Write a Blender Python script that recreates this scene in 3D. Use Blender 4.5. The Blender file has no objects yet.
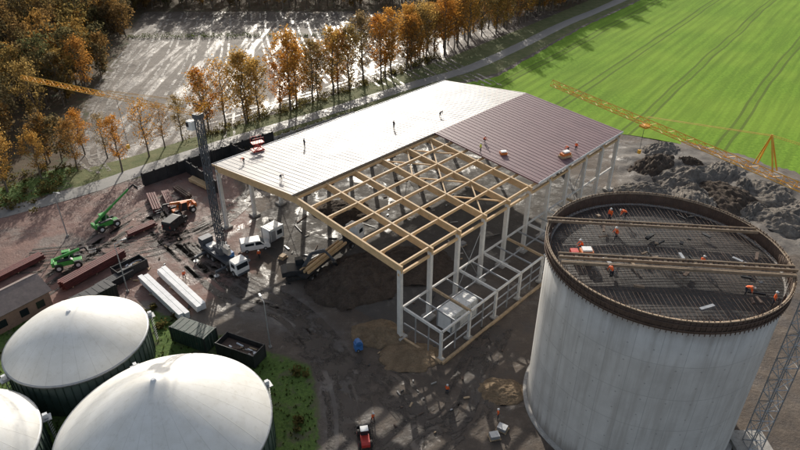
import bpy, bmesh, math, random
import numpy as np
from mathutils import Vector, Matrix
random.seed(7); rng=np.random.default_rng(7)
sc=bpy.context.scene
COL=sc.collection
sc.view_settings.view_transform='Standard'; sc.view_settings.look='None'; sc.view_settings.exposure=0
def rad(a): return math.radians(a)

# ------------------------------------------------------------ materials
def nn(nt,t,**k):
    n=nt.nodes.new(t)
    for a,b in k.items():
        if a=='ins':
            for i,v in b.items(): n.inputs[i].default_value=v
        else: setattr(n,a,b)
    return n
def ramp(nt,src,stops):
    r=nn(nt,'ShaderNodeValToRGB'); e=r.color_ramp.elements
    while len(e)<len(stops): e.new(0.5)
    for i,(p,c) in enumerate(stops):
        e[i].position=p; e[i].color=(c[0],c[1],c[2],1) if hasattr(c,'__len__') else (c,c,c,1)
    nt.links.new(src,r.inputs[0]); return r.outputs[0]
def noise(nt,vec,scale,detail=4,rough=.6,dist=0):
    n=nn(nt,'ShaderNodeTexNoise',ins={'Scale':scale,'Detail':min(detail,5),'Roughness':rough,'Distortion':dist})
    nt.links.new(vec,n.inputs['Vector']); return n.outputs['Fac']
def math_(nt,op,a,b=None,c=None,clamp=False):
    n=nn(nt,'ShaderNodeMath',operation=op,use_clamp=clamp)
    for i,x in enumerate((a,b,c)):
        if x is None: continue
        if isinstance(x,(int,float)): n.inputs[i].default_value=x
        else: nt.links.new(x,n.inputs[i])
    return n.outputs[0]
def mixc(nt,fac,a,b,mode='MIX'):
    n=nn(nt,'ShaderNodeMix',data_type='RGBA',blend_type=mode)
    if isinstance(fac,(int,float)): n.inputs[0].default_value=fac
    else: nt.links.new(fac,n.inputs[0])
    for i,x in ((6,a),(7,b)):
        if isinstance(x,tuple): n.inputs[i].default_value=(x[0],x[1],x[2],1)
        else: nt.links.new(x,n.inputs[i])
    return n.outputs[2]
def mapr(nt,x,a,b,c=0.,d=1.):
    n=nn(nt,'ShaderNodeMapRange',interpolation_type='SMOOTHSTEP',ins={1:a,2:b,3:c,4:d})
    nt.links.new(x,n.inputs[0]); return n.outputs[0]
def newmat(name):
    m=bpy.data.materials.new(name); m.use_nodes=True; nt=m.node_tree
    b=nt.nodes['Principled BSDF']; return m,nt,b
def bump(nt,b,h,strength=.3,dist=.1):
    n=nn(nt,'ShaderNodeBump',ins={'Strength':strength,'Distance':dist}); nt.links.new(h,n.inputs['Height']); nt.links.new(n.outputs[0],b.inputs['Normal'])
def mat(name,c,rough=.6,metal=0,var=.25,scale=2.,dirt=0.,bmp=0.):
    m,nt,b=newmat(name)
    tc=nn(nt,'ShaderNodeTexCoord').outputs['Object']
    f=noise(nt,tc,scale,4,.65)
    lo=tuple(x*(1-var) for x in c); hi=tuple(min(1,x*(1+var)) for x in c)
    col=ramp(nt,f,[(.3,lo),(.7,hi)])
    if dirt>0:
        g=noise(nt,tc,scale*2.7,5,.7)
        k=mapr(nt,g,.62-dirt*.3,.8-dirt*.2,0,.8)
        col=mixc(nt,k,col,(.10,.08,.06))
    nt.links.new(col,b.inputs['Base Color'])
    nt.links.new(mapr(nt,f,.2,.8,max(.05,rough-.12),min(1,rough+.12)),b.inputs['Roughness'])
    b.inputs['Metallic'].default_value=metal
    if bmp>0: bump(nt,b,noise(nt,tc,scale*6,4,.7),bmp,.05)
    return m
M={}
M['wood']=mat('glulam_wood',(.60,.41,.22),.7,0,.2,.8,.08)
M['wood2']=mat('raw_planks',(.42,.30,.18),.75,0,.3,1.5,.2)
M['wood3']=mat('weathered_formwork_board',(.27,.20,.135),.8,0,.3,1.5,.3)
M['colwhite']=mat('precast_concrete',(.64,.62,.58),.7,0,.12,1.2,.1)
M['conc']=mat('footing_concrete',(.36,.34,.31),.85,0,.25,2,.3,.3)
M['steel']=mat('galvanised_steel',(.38,.39,.40),.45,.5,.15,2,.05)
M['dark']=mat('dark_steel',(.035,.037,.04),.5,.3,.3,2,.15)
M['black']=mat('black_panel',(.025,.026,.028),.5,0,.4,.7,.15)
M['rubber']=mat('tyre_rubber',(.02,.02,.02),.85,0,.3,3,.5)
M['glass']=mat('tinted_glass',(.02,.025,.03),.08,0,.1,1)
M['green']=mat('green_machine_paint',(.06,.33,.06),.45,0,.15,2,.35)
M['yellow']=mat('yellow_crane_paint',(.78,.40,.04),.5,0,.12,1,.08)
M['orange']=mat('orange_paint',(.62,.17,.03),.5,0,.15,2,.3)
M['red']=mat('red_paint',(.50,.04,.03),.5,0,.15,2,.25)
M['white']=mat('white_paint',(.74,.74,.72),.45,0,.06,1.5,.2)
M['blue']=mat('blue_paint',(.05,.16,.40),.45,0,.2,2,.1)
M['mast']=mat('grey_mast_paint',(.085,.095,.11),.5,.2,.2,1,.1)
M['redbeam']=mat('primed_steel_beam',(.15,.045,.04),.65,0,.3,1,.2)
M['tankgreen']=mat('dark_green_cladding',(.035,.06,.045),.55,0,.25,.8,.1)
M['dkgreen']=mat('container_green',(.03,.055,.045),.55,0,.3,.8,.3)
M['tin']=mat('wrapped_sheet',(.72,.73,.74),.45,0,.08,1,.15)
M['skin']=mat('skin',(.45,.27,.19),.6,0,.05,4)
M['hivis']=mat('hivis_orange_cloth',(.85,.13,.02),.8,0,.1,4)
M['hiviy']=mat('hivis_yellow_cloth',(.65,.75,.05),.8,0,.1,4)
M['trouser']=mat('work_trousers',(.03,.035,.05),.9,0,.2,4)
M['helmet']=mat('helmet_shell',(.7,.7,.68),.35,0,.05,4)
M['lamp']=mat('lamp_lens',(.7,.65,.5),.2,0,.05,4)
M['roofgrey']=mat('fibre_cement_roof',(.20,.16,.145),.8,0,.25,1.2,.2,.3)
M['brick']=mat('render_wall',(.33,.20,.15),.85,0,.2,2,.2,.2)
M['rust']=mat('rusty_rebar',(.12,.08,.06),.85,.1,.35,1.5,.1)
M['bark']=mat('bark',(.15,.12,.09),.95,0,.35,3)

def leafmat(name,stops,trans=.5):
    m,nt,b=newmat(name)
    oi=nn(nt,'ShaderNodeObjectInfo').outputs['Random']
    g=nn(nt,'ShaderNodeNewGeometry')
    base=ramp(nt,oi,stops)
    r2=mapr(nt,g.outputs['Random Per Island'],0,1,.5,1.3)
    n=nn(nt,'ShaderNodeVectorMath',operation='SCALE'); nt.links.new(base,n.inputs[0]); nt.links.new(r2,n.inputs['Scale'])
    d=nn(nt,'ShaderNodeBsdfDiffuse'); nt.links.new(n.outputs[0],d.inputs[0])
    t=nn(nt,'ShaderNodeBsdfTranslucent'); nt.links.new(n.outputs[0],t.inputs[0])
    mx=nn(nt,'ShaderNodeMixShader',ins={0:trans}); nt.links.new(d.outputs[0],mx.inputs[1]); nt.links.new(t.outputs[0],mx.inputs[2])
    nt.links.new(mx.outputs[0],nt.nodes['Material Output'].inputs[0]); nt.nodes.remove(b); return m
M['leafA']=leafmat('autumn_leaves',[(0,(.60,.34,.08)),(.2,(.56,.25,.05)),(.4,(.40,.22,.07)),(.6,(.60,.36,.09)),(.8,(.36,.26,.10)),(1,(.27,.19,.10))])
M['leafF']=leafmat('woodland_leaves',[(0,(.17,.125,.065)),(.2,(.30,.17,.055)),(.4,(.12,.115,.055)),(.6,(.20,.155,.08)),(.8,(.42,.22,.05)),(1,(.10,.11,.05))])
M['shrub']=leafmat('shrub_leaves',[(0,(.06,.10,.03)),(.5,(.12,.13,.04)),(1,(.17,.12,.05))])

# ------------------------------------------------------------ mesh builder
class MB:
    def __init__(s): s.v=[];s.f=[];s.m=[];s.mats=[];s.sm=[]
    def mi(s,k):
        if k not in s.mats: s.mats.append(k)
        return s.mats.index(k)
    def add(s,vs,fs,k,sm=False):
        o=len(s.v); s.v+= [tuple(v) for v in vs]; i=s.mi(k)
        for f in fs: s.f.append(tuple(o+a for a in f)); s.m.append(i); s.sm.append(sm)
    def box(s,c,d,k,rz=0,rx=0,ry=0):
        R=Matrix.Rotation(rz,3,'Z')@Matrix.Rotation(ry,3,'Y')@Matrix.Rotation(rx,3,'X'); c=Vector(c)
        vs=[c+R@Vector((a*d[0]/2,b*d[1]/2,e*d[2]/2)) for a in(-1,1) for b in(-1,1) for e in(-1,1)]
        s.add(vs,[(0,1,3,2),(4,6,7,5),(0,4,5,1),(2,3,7,6),(0,2,6,4),(1,5,7,3)],k)
    def beam(s,p,q,w,h,k,up=(0,0,1)):
        p=Vector(p);q=Vector(q);d=(q-p).normalized();u=Vector(up)
        if abs(d.dot(u))>.98: u=Vector((1,0,0))
        a=d.cross(u).normalized();b=a.cross(d).normalized()
        vs=[e+a*(i*w/2)+b*(j*h/2) for e in(p,q) for i,j in((-1,-1),(1,-1),(1,1),(-1,1))]
        s.add(vs,[(3,2,1,0),(4,5,6,7),(0,1,5,4),(1,2,6,5),(2,3,7,6),(3,0,4,7)],k)
    def tube(s,p,q,r,k,n=6,r2=None,sm=True):
        p=Vector(p);q=Vector(q);d=(q-p).normalized();u=Vector((0,0,1)) if abs(d.z)<.95 else Vector((1,0,0))
        a=d.cross(u).normalized();b=a.cross(d); r2=r if r2 is None else r2
        vs=[]
        for e,rr in((p,r),(q,r2)):
            for i in range(n):
                t=2*math.pi*i/n; vs.append(e+a*(math.cos(t)*rr)+b*(math.sin(t)*rr))
        s.add(vs,[(i,(i+1)%n,n+(i+1)%n,n+i) for i in range(n)],k,sm and n>4)
        s.add(vs[:n],[tuple(range(n-1,-1,-1))],k); s.add(vs[n:],[tuple(range(n))],k)
    def prism(s,prof,y0,y1,k):
        n=len(prof); vs=[(x,y0,z) for x,z in prof]+[(x,y1,z) for x,z in prof]
        s.add(vs,[tuple(range(n)),tuple(range(2*n-1,n-1,-1))]+[(i,n+i,n+(i+1)%n,(i+1)%n) for i in range(n)],k)
    def wheel(s,c,r,w,k='rubber',hub='steel'):
        c=Vector(c); s.tube(c-Vector((0,w/2,0)),c+Vector((0,w/2,0)),r,k,18)
        s.tube(c-Vector((0,w/2+.02,0)),c+Vector((0,w/2+.02,0)),r*.5,hub,12)
    def lathe(s,prof,k,n=64,c=(0,0)):
        vs=[(c[0]+r*math.cos(2*math.pi*i/n),c[1]+r*math.sin(2*math.pi*i/n),z) for r,z in prof for i in range(n)]
        s.add(vs,[(j*n+i,j*n+(i+1)%n,(j+1)*n+(i+1)%n,(j+1)*n+i) for j in range(len(prof)-1) for i in range(n)],k,True)
    def lattice(s,p,q,w,bay,r,k,tri=False,wall=None,n=4,up=(0,0,1)):
        p=Vector(p);q=Vector(q);L=(q-p).length;d=(q-p)/L;u=Vector(up)
        if abs(d.dot(u))>.98:u=Vector((1,0,0))
        a=d.cross(u).normalized();b=a.cross(d).normalized()
        offs=[(-1,-1),(1,-1),(0,1)] if tri else [(-1,-1),(1,-1),(1,1),(-1,1)]
        offs=[a*(i*w/2)+b*(j*w/2) for i,j in offs]; m=len(offs); nb=max(1,round(L/bay))
        for o in offs: s.tube(p+o,q+o,r,k,n)
        for t in range(nb+1):
            e=p+d*(L*t/nb)
            for i in range(m):
                s.tube(e+offs[i],e+offs[(i+1)%m],r*.6,k,n)
                if t<nb:
                    e2=p+d*(L*(t+1)/nb)
                    if t%2: s.tube(e+offs[i],e2+offs[(i+1)%m],r*.6,k,n)
                    else: s.tube(e+offs[(i+1)%m],e2+offs[i],r*.6,k,n)
    def obj(s,name,loc=(0,0,0),rz=0,parent=None,bev=0,mesh_only=False):
        me=bpy.data.meshes.new(name); me.from_pydata(s.v,[],s.f)
        for k in s.mats: me.materials.append(M[k])
        me.polygons.foreach_set('material_index',s.m); me.polygons.foreach_set('use_smooth',s.sm); me.update()
        if mesh_only: return me
        o=bpy.data.objects.new(name,me); COL.objects.link(o); o.location=loc; o.rotation_euler=(0,0,rz)
        if parent: o.parent=parent
        if bev:
            b=o.modifiers.new('bevel','BEVEL'); b.width=bev; b.segments=2; b.limit_method='ANGLE'; b.angle_limit=rad(50)
        return o
def empty(name,loc=(0,0,0),rz=0):
    o=bpy.data.objects.new(name,None); COL.objects.link(o); o.location=loc; o.rotation_euler=(0,0,rz); return o
def inst(name,me,loc,rz=0,s=1,parent=None):
    o=bpy.data.objects.new(name,me); COL.objects.link(o); o.location=loc; o.rotation_euler=(0,0,rz)
    o.scale=(s,s,s) if not hasattr(s,'__len__') else s
    if parent:o.parent=parent
    return o
def ang(p,q): return math.atan2(q[1]-p[1],q[0]-p[0])

# ------------------------------------------------------------ numpy noise
def vnoise(x,y,seed=0):
    xi=np.floor(x).astype(np.int64);yi=np.floor(y).astype(np.int64);fx=x-xi;fy=y-yi
    fx=fx*fx*(3-2*fx);fy=fy*fy*(3-2*fy)
    def h(a,b):
        n=(a*374761393+b*668265263+seed*1442695041)&0xFFFFFFFF
        n=((n^(n>>13))*1274126177)&0xFFFFFFFF
        return ((n^(n>>16))&0xFFFF)/65535.
    return (h(xi,yi)*(1-fx)+h(xi+1,yi)*fx)*(1-fy)+(h(xi,yi+1)*(1-fx)+h(xi+1,yi+1)*fx)*fy
def fbm(x,y,seed=0,o=4):
    s=0;a=.5
    for i in range(o): s=s+a*vnoise(x*2**i,y*2**i,seed+i*17); a*=.5
    return s
def sdpoly(X,Y,P):
    n=len(P);d=np.full(X.shape,1e9);ins=np.zeros(X.shape,bool)
    for i in range(n):
        x0,y0=P[i];x1,y1=P[(i+1)%n];ex,ey=x1-x0,y1-y0
        t=np.clip(((X-x0)*ex+(Y-y0)*ey)/(ex*ex+ey*ey),0,1)
        d=np.minimum(d,np.hypot(X-x0-t*ex,Y-y0-t*ey))
        c=((y0>Y)!=(y1>Y))
        with np.errstate(all='ignore'): xx=x0+(Y-y0)/(y1-y0 if y1!=y0 else 1e-9)*ex
        ins^= c&(X<xx)
    return np.where(ins,-d,d)
def mask(X,Y,P,w=3.): return np.clip(.5-sdpoly(X,Y,P)/(2*w),0,1)

# hall frame
HN=(0.,67.9); YAW=.813; ca,sa=math.cos(YAW),math.sin(YAW)
def hw(x,y): return (HN[0]+ca*x-sa*y, HN[1]+sa*x+ca*y)

# ------------------------------------------------------------ ground
P_yard=[(-120,60),(-100,85),(-76,102),(-62,113),(-44,129),(-36,120),(-30,106),(-25,94),(-24,84),(-32,73),(-40,76),(-55,74),(-70,60)]
P_path=[(-28,84),(-16,78),(-9,70),(-6,58),(-5,38),(-9,38),(-9.5,56),(-13,67),(-26,73)]
P_grass1=[(-80,20),(-75,58),(-56,72),(-42,76),(-32,71.5),(-19,65),(-12,62),(-9.5,50),(-9,20)]
P_grass2=[(-90,98),(-76,106),(-66,116),(-70,124),(-82,122),(-110,100)]
P_wet=[(-68,118),(-60,126),(-48,137),(-24,160),(-2,184),(12,202),(40,236),(76,280),(90,300),(-120,300),(-104,250),(-93,215),(-84,165),(-76,135)]
P_forest=[(-500,90),(-110,100),(-84,112),(-74,124),(-77,140),(-86,165),(-95,215),(-106,255),(-110,275),(80,276),(300,560),(-800,900)]
P_verge=[(-66,112),(-56,118),(-40,132),(-18,151),(10,176),(30,190),(70,248),(104,292),(300,540),(290,548),(88,300),(50,250),(14,204),(-6,184),(-30,158),(-50,140),(-62,128),(-72,120)]
P_hall=[hw(0,0),hw(62,0),hw(62,44),hw(0,44)]
P_mound=[(44,98),(56,92),(80,86),(130,80),(150,92),(112,96),(86,113),(76,127),(60,138),(50,134),(46,118)]
P_field=[(13,176),(30,187),(70,246),(104,290),(300,540),(900,1290),(1800,2300),(2800,2300),(2800,40),(400,60),(150,92),(112,97),(87,113),(77,128),(62,139),(50,144),(34,158)]
GG={}
def build_ground():
    far=[150,175,210,260,330,430,600,900,1500,3000]
    xs=np.array([-f for f in far[::-1]]+list(np.arange(-135,135.1,1.))+far,float)
    ys=np.array([-1500,-600,-250,-100,-40,-10,10,20]+list(np.arange(28,301,1.))+[310,325,345,370,400,450,550,700,1000,1600,3000],float)
    X,Y=np.meshgrid(xs,ys,indexing='ij'); sh=X.shape; X=X.ravel();Y=Y.ravel()
    my=mask(X,Y,P_yard,3);mp=mask(X,Y,P_path,3);mg=np.maximum(mask(X,Y,P_grass1,2),mask(X,Y,P_grass2,3));mw=mask(X,Y,P_wet,2)
    mf=mask(X,Y,P_forest,5);mv=mask(X,Y,P_verge,1.5);mh=mask(X,Y,P_hall,2);mm=mask(X,Y,P_mound,4)
    flat=np.maximum.reduce([my,mp,mh*.8,mv])
    Z=(fbm(X*.22,Y*.22,3)-.5)*.5*(1-flat)
    Z+=mm*np.clip(fbm(X*.12,Y*.12,9)-.35,0,1)*3.5+mm*(fbm(X*.6,Y*.6,19)-.5)*1.6
    fieldside=(mask(X,Y,P_field,2)>0.02); Z=np.where(fieldside&(mm<.02),np.minimum(Z,0)*.1-.03,Z)
    Z=np.where(np.hypot(X,Y)>400,Z*0,Z)
    GG['xs']=xs;GG['ys']=ys;GG['Z']=Z.reshape(sh)
    me=bpy.data.meshes.new('ground'); nx,ny=sh
    idx=np.arange(nx*ny).reshape(sh)
    F=np.stack([idx[:-1,:-1],idx[1:,:-1],idx[1:,1:],idx[:-1,1:]],-1).reshape(-1,4)
    me.from_pydata(np.stack([X,Y,Z],1).tolist(),[],F.tolist())
    for nme,a in dict(m_yard=my,m_path=mp,m_grass=mg,m_wet=mw,m_forest=mf,m_verge=mv,m_hall=mh,m_mound=mm).items():
        at=me.attributes.new(nme,'FLOAT','POINT'); at.data.foreach_set('value',a.astype(np.float32))
    me.polygons.foreach_set('use_smooth',[True]*len(me.polygons))
    m,nt,b=newmat('ground_soil'); L=nt.links
    tc=nn(nt,'ShaderNodeTexCoord').outputs['Object']
    nb=noise(nt,tc,.035,3); nm=noise(nt,tc,.35,5,.68); nf=noise(nt,tc,2.5,4,.7)
    def mk(a,spread=.55,w=.06):
        at=nn(nt,'ShaderNodeAttribute',attribute_name=a).outputs['Fac']
        s=math_(nt,'ADD',at,math_(nt,'MULTIPLY',math_(nt,'SUBTRACT',nm,.5),spread))
        return mapr(nt,s,.5-w,.5+w)
    soil=ramp(nt,nm,[(.28,(.052,.040,.032)),(.5,(.105,.082,.064)),(.72,(.19,.155,.125))])
    soil=mixc(nt,mapr(nt,nf,.3,.75,.0,.45),soil,(.07,.055,.045))
    soil=mixc(nt,mapr(nt,nb,.5,.64,0,.6),soil,(.18,.155,.13))
    rough=mapr(nt,nm,.3,.6,.55,.95)
    col=mixc(nt,mk('m_hall'),soil,ramp(nt,nm,[(.3,(.05,.045,.04)),(.6,(.10,.09,.08)),(.75,(.17,.155,.14))]))
    yard=ramp(nt,nm,[(.25,(.095,.054,.044)),(.5,(.175,.098,.079)),(.75,(.27,.17,.14))])
    yard=mixc(nt,mapr(nt,noise(nt,tc,.07,4,.65),.5,.62,0,.7),yard,ramp(nt,nf,[(.3,(.11,.092,.08)),(.7,(.20,.175,.155))]))
    my_=mk('m_yard',.9,.15); col=mixc(nt,my_,col,yard)
    path=ramp(nt,nm,[(.25,(.075,.065,.057)),(.5,(.125,.11,.098)),(.75,(.20,.18,.16))])
    mpp=mk('m_path',1.2,.25); col=mixc(nt,mpp,col,path)
    grass=ramp(nt,nf,[(.3,(.05,.085,.02)),(.6,(.105,.17,.035)),(.8,(.18,.21,.07))])
    grass=mixc(nt,mapr(nt,nm,.52,.64,0,.75),grass,(.12,.10,.07))
    mgg=mk('m_grass',.9,.1); col=mixc(nt,mgg,col,grass)
    mp2=nn(nt,'ShaderNodeMapping',ins={'Rotation':(0,0,rad(8)),'Scale':(1,.06,1)}); L.new(tc,mp2.inputs[0])
    s1=noise(nt,mp2.outputs[0],.28,4,.6,.3); s2=noise(nt,mp2.outputs[0],1.3,3,.6)
    wet=ramp(nt,nm,[(.3,(.085,.065,.05)),(.7,(.155,.125,.098))])
    wet=mixc(nt,mapr(nt,s2,.35,.65,0,.65),wet,(.055,.042,.033))
    wet=mixc(nt,mapr(nt,nb,.42,.6,0,.5),wet,(.14,.115,.092))
    mww=mk('m_wet',.3); col=mixc(nt,mww,col,wet)
    fl=ramp(nt,nf,[(.3,(.05,.037,.024)),(.7,(.13,.088,.047))]); fl=mixc(nt,mapr(nt,nm,.5,.65),fl,(.055,.07,.03))
    mff=mk('m_forest'); col=mixc(nt,mff,col,fl)
    vg=ramp(nt,nm,[(.3,(.08,.105,.03)),(.7,(.17,.165,.07))])
    mvv=mk('m_verge'); col=mixc(nt,mvv,col,vg)
    gm=ramp(nt,nm,[(.3,(.065,.057,.05)),(.55,(.15,.132,.115)),(.75,(.27,.245,.215))])
    col=mixc(nt,mk('m_mound'),col,gm)
    L.new(col,b.inputs['Base Color'])
    puddle=mapr(nt,noise(nt,tc,.16,4,.62,.6),.57,.62)
    wetp=mapr(nt,math_(nt,'ADD',math_(nt,'MULTIPLY',s1,.7),math_(nt,'MULTIPLY',nb,.4)),.54,.66)
    r=mixc(nt,math_(nt,'MULTIPLY',puddle,.8),rough,(.3,.3,.3))
    r=mixc(nt,my_,r,mixc(nt,puddle,mapr(nt,nm,.3,.65,.5,.85),(.22,.22,.22)))
    r=mixc(nt,mww,r,mixc(nt,wetp,(.8,.8,.8),(.36,.36,.36)))
    dry=math_(nt,'MAXIMUM',math_(nt,'MAXIMUM',mff,mvv),mgg)
    r=mixc(nt,dry,r,(.95,.95,.95))
    L.new(r,b.inputs['Roughness'])
    b.inputs['Specular IOR Level'].default_value=.35
    hh=math_(nt,'ADD',nm,math_(nt,'MULTIPLY',nf,.35))
    bump(nt,b,hh,.6,.35)
    me.materials.append(m)
    o=bpy.data.objects.new('ground',me); COL.objects.link(o)
build_ground()
def gh(x,y):
    xs,ys,Z=GG['xs'],GG['ys'],GG['Z']
    i=int(np.clip(np.searchsorted(xs,x)-1,0,len(xs)-2)); j=int(np.clip(np.searchsorted(ys,y)-1,0,len(ys)-2))
    fx=(x-xs[i])/(xs[i+1]-xs[i]);fy=(y-ys[j])/(ys[j+1]-ys[j])
    return float((Z[i,j]*(1-fx)+Z[i+1,j]*fx)*(1-fy)+(Z[i,j+1]*(1-fx)+Z[i+1,j+1]*fx)*fy)
def catmull(pts,step=12):
    P=[Vector((x,y,0)) for x,y in pts]; C=[]
    for i in range(len(P)-1):
        p0=P[max(0,i-1)];p1=P[i];p2=P[i+1];p3=P[min(len(P)-1,i+2)]
        for t in np.linspace(0,1,step,endpoint=False):
            C.append(.5*((2*p1)+(p2-p0)*t+(2*p0-5*p1+4*p2-p3)*t*t+(3*p1-p0-3*p2+p3)*t**3))
    C.append(P[-1]); return C
def trackmat(name,a,b_,ro):
    m,nt,b=newmat(name); tc=nn(nt,'ShaderNodeTexCoord').outputs['Object']; n1=noise(nt,tc,.9,4,.7); n2=noise(nt,tc,.25,3,.6)
    nt.links.new(ramp(nt,n1,[(.3,a),(.7,b_)]),b.inputs['Base Color']); nt.links.new(mapr(nt,n1,.35,.65,ro,ro+.4),b.inputs['Roughness']); b.inputs['Specular IOR Level'].default_value=.35; bump(nt,b,n1,.6,.15)
    tr=nn(nt,'ShaderNodeBsdfTransparent'); mx=nn(nt,'ShaderNodeMixShader'); nt.links.new(mapr(nt,math_(nt,'ADD',math_(nt,'MULTIPLY',n2,.7),math_(nt,'MULTIPLY',n1,.4)),.46,.60,.0,.95),mx.inputs[0])
    nt.links.new(tr.outputs[0],mx.inputs[1]); nt.links.new(b.outputs[0],mx.inputs[2]); nt.links.new(mx.outputs[0],nt.nodes['Material Output'].inputs[0]); return m
M['trkmud']=trackmat('rut_mud',(.04,.032,.026),(.095,.076,.062),.35); M['trkfield']=trackmat('rut_field',(.15,.13,.11),(.26,.235,.205),.28)
def tracks(name,curves,k,wid,gauge,zo=.03):
    mb=MB()
    for pts in curves:
        C=catmull(pts,16)
        for side in(-1,1):
            vs=[]
            for i,c in enumerate(C):
                d=(C[min(i+1,len(C)-1)]-C[max(i-1,0)]).normalized(); n=Vector((-d.y,d.x,0)); ww=wid/2*random.uniform(.7,1.2)
                for q in(-ww,ww):
                    p=c+n*(side*gauge/2+q); vs.append((p.x,p.y,gh(p.x,p.y)+zo))
            mb.add(vs,[(2*i,2*i+1,2*i+3,2*i+2) for i in range(len(C)-1)],k,True)
    return mb.obj(name)
cv=[]
for i in range(9):
    o_=random.uniform(-3,3); cv.append([(-6+o_,40),(-5+o_*.9,50+random.uniform(-2,2)),(-7+o_,60),(-14+o_,72),(-24+o_,80+o_),(-36+o_,90),(-46+o_,104+o_)])
for i in range(8):
    o_=random.uniform(-4,5); cv.append([(-4+o_,42),(1+o_,50),(7+o_*.6,55+random.uniform(-2,1)),(10+o_*.4,62),(14+o_*.3,70)])
for i in range(5):
    o_=random.uniform(-3,3); cv.append([(-6,44+o_),(2,52+o_),(-2+o_,60),(-10,64+o_*.5),(-16,70+o_)])
for i in range(5):
    o_=random.uniform(-5,6); cv.append([(-64,86+o_),(-54,88+o_),(-42,92+o_),(-34,100+o_),(-30,110+o_)])
for i in range(4):
    o_=random.uniform(-3,5); cv.append([(-60+o_,78),(-56+o_,88),(-52+o_,98),(-46+o_,110)])
tracks('tyre_tracks',cv,'trkmud',.55,1.9,.05)
cv=[]
for i in range(16):
    o_=-80+i*6.5+random.uniform(-1.5,1.5)
    cv.append([(o_-18,272),(o_-12,240),(o_-4+i*.2,205),(o_+2+i*.7,178)] if i>5 else [(o_-18,272),(o_-10,235),(o_-3,200),(o_+2-i*.5,165),(o_+5,140)])
cv.append([(-100,262),(-60,258),(-10,256),(30,255)]); cv.append([(-96,230),(-92,200),(-84,160),(-74,132),(-66,122)]); cv.append([(-92,226),(-88,196),(-80,158),(-71,132),(-64,121)])
cv.append([(-70,128),(-60,140),(-40,158),(-15,182),(0,204)])
tracks('tractor_tracks',cv,'trkfield',.8,2.2,.05)

def densify(P,step,j):
    out=[]
    for i in range(len(P)):
        a=P[i];b=P[(i+1)%len(P)];L=math.hypot(b[0]-a[0],b[1]-a[1]);n=max(1,int(min(L/step,60)))
        for t in range(n):
            q=t/n; k=j if L<400 else 0
            out.append((a[0]+(b[0]-a[0])*q+random.uniform(-k,k),a[1]+(b[1]-a[1])*q+random.uniform(-k,k)))
    return out
m,nt,b=newmat('winter_crop'); L=nt.links; M['field']=m
tc=nn(nt,'ShaderNodeTexCoord').outputs['Object']
mp_=nn(nt,'ShaderNodeMapping',ins={'Rotation':(0,0,rad(-53.3))}); L.new(tc,mp_.inputs[0])
sx=nn(nt,'ShaderNodeSeparateXYZ'); L.new(mp_.outputs[0],sx.inputs[0])
wob=math_(nt,'MULTIPLY',math_(nt,'SUBTRACT',noise(nt,tc,.02,2),.5),3.)
yy=math_(nt,'ADD',sx.outputs[1],wob)
def lines(off,period,w):
    q=math_(nt,'PINGPONG',math_(nt,'ADD',yy,off),period/2)
    return mapr(nt,q,w,w*.45)
tr=math_(nt,'MAXIMUM',lines(0,21,.5),lines(2.3,21,.5))
drill=lines(1.1,3.5,.9)
ms=nn(nt,'ShaderNodeMapping',ins={'Scale':(.05,1,1)}); L.new(mp_.outputs[0],ms.inputs[0])
n1=noise(nt,tc,.03,3); n2=noise(nt,tc,1.2,4,.7); n3=noise(nt,ms.outputs[0],.5,4)
g=ramp(nt,n2,[(.3,(.12,.225,.026)),(.6,(.205,.345,.042)),(.8,(.29,.44,.07))])
g=mixc(nt,mapr(nt,n1,.4,.65,0,.5),g,(.27,.39,.055))
g=mixc(nt,mapr(nt,n3,.42,.68,0,.6),g,(.12,.20,.03))
g=mixc(nt,math_(nt,'MULTIPLY',drill,.22),g,(.09,.15,.022))
g=mixc(nt,math_(nt,'MULTIPLY',tr,.65),g,(.09,.11,.035))
L.new(g,b.inputs['Base Color']); b.inputs['Roughness'].default_value=.95; b.inputs['Specular IOR Level'].default_value=.05; bump(nt,b,n2,.5,.15)
fm=MB(); pts=densify(P_field,2,.35); fm.add([(x,y,.015) for x,y in pts],[tuple(range(len(pts)))],'field'); fm.obj('green_field')
m,nt,b=newmat('lane_asphalt'); L=nt.links; M['lane']=m
tc=nn(nt,'ShaderNodeTexCoord').outputs['Object']; n1=noise(nt,tc,.6,5,.7)
L.new(ramp(nt,n1,[(.3,(.15,.145,.135)),(.7,(.26,.25,.23))]),b.inputs['Base Color']); L.new(mapr(nt,n1,.3,.7,.5,.8),b.inputs['Roughness']); bump(nt,b,n1,.2,.05)
def strip(name,pts,w,z,k):
    C=catmull(pts); vs=[]
    for i,c in enumerate(C):
        d=(C[min(i+1,len(C)-1)]-C[max(i-1,0)]).normalized(); n=Vector((-d.y,d.x,0)); ww=w/2+random.uniform(-.12,.12)
        for q in (-ww,-ww*.33,ww*.33,ww): vs.append((c+n*q)+Vector((0,0,z if abs(q)<ww else z-.05)))
    mb=MB(); mb.add(vs,[(4*i+j,4*i+j+1,4*i+j+5,4*i+j+4) for i in range(len(C)-1) for j in range(3)],k,True); return mb.obj(name)
strip('road',[(-130,88),(-88,98),(-68,110),(-55,123),(-40,138),(-18,158),(4,179),(22,195),(43,222),(66,254),(98,294),(210,440),(500,820)],4.6,.09,'lane')

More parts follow.
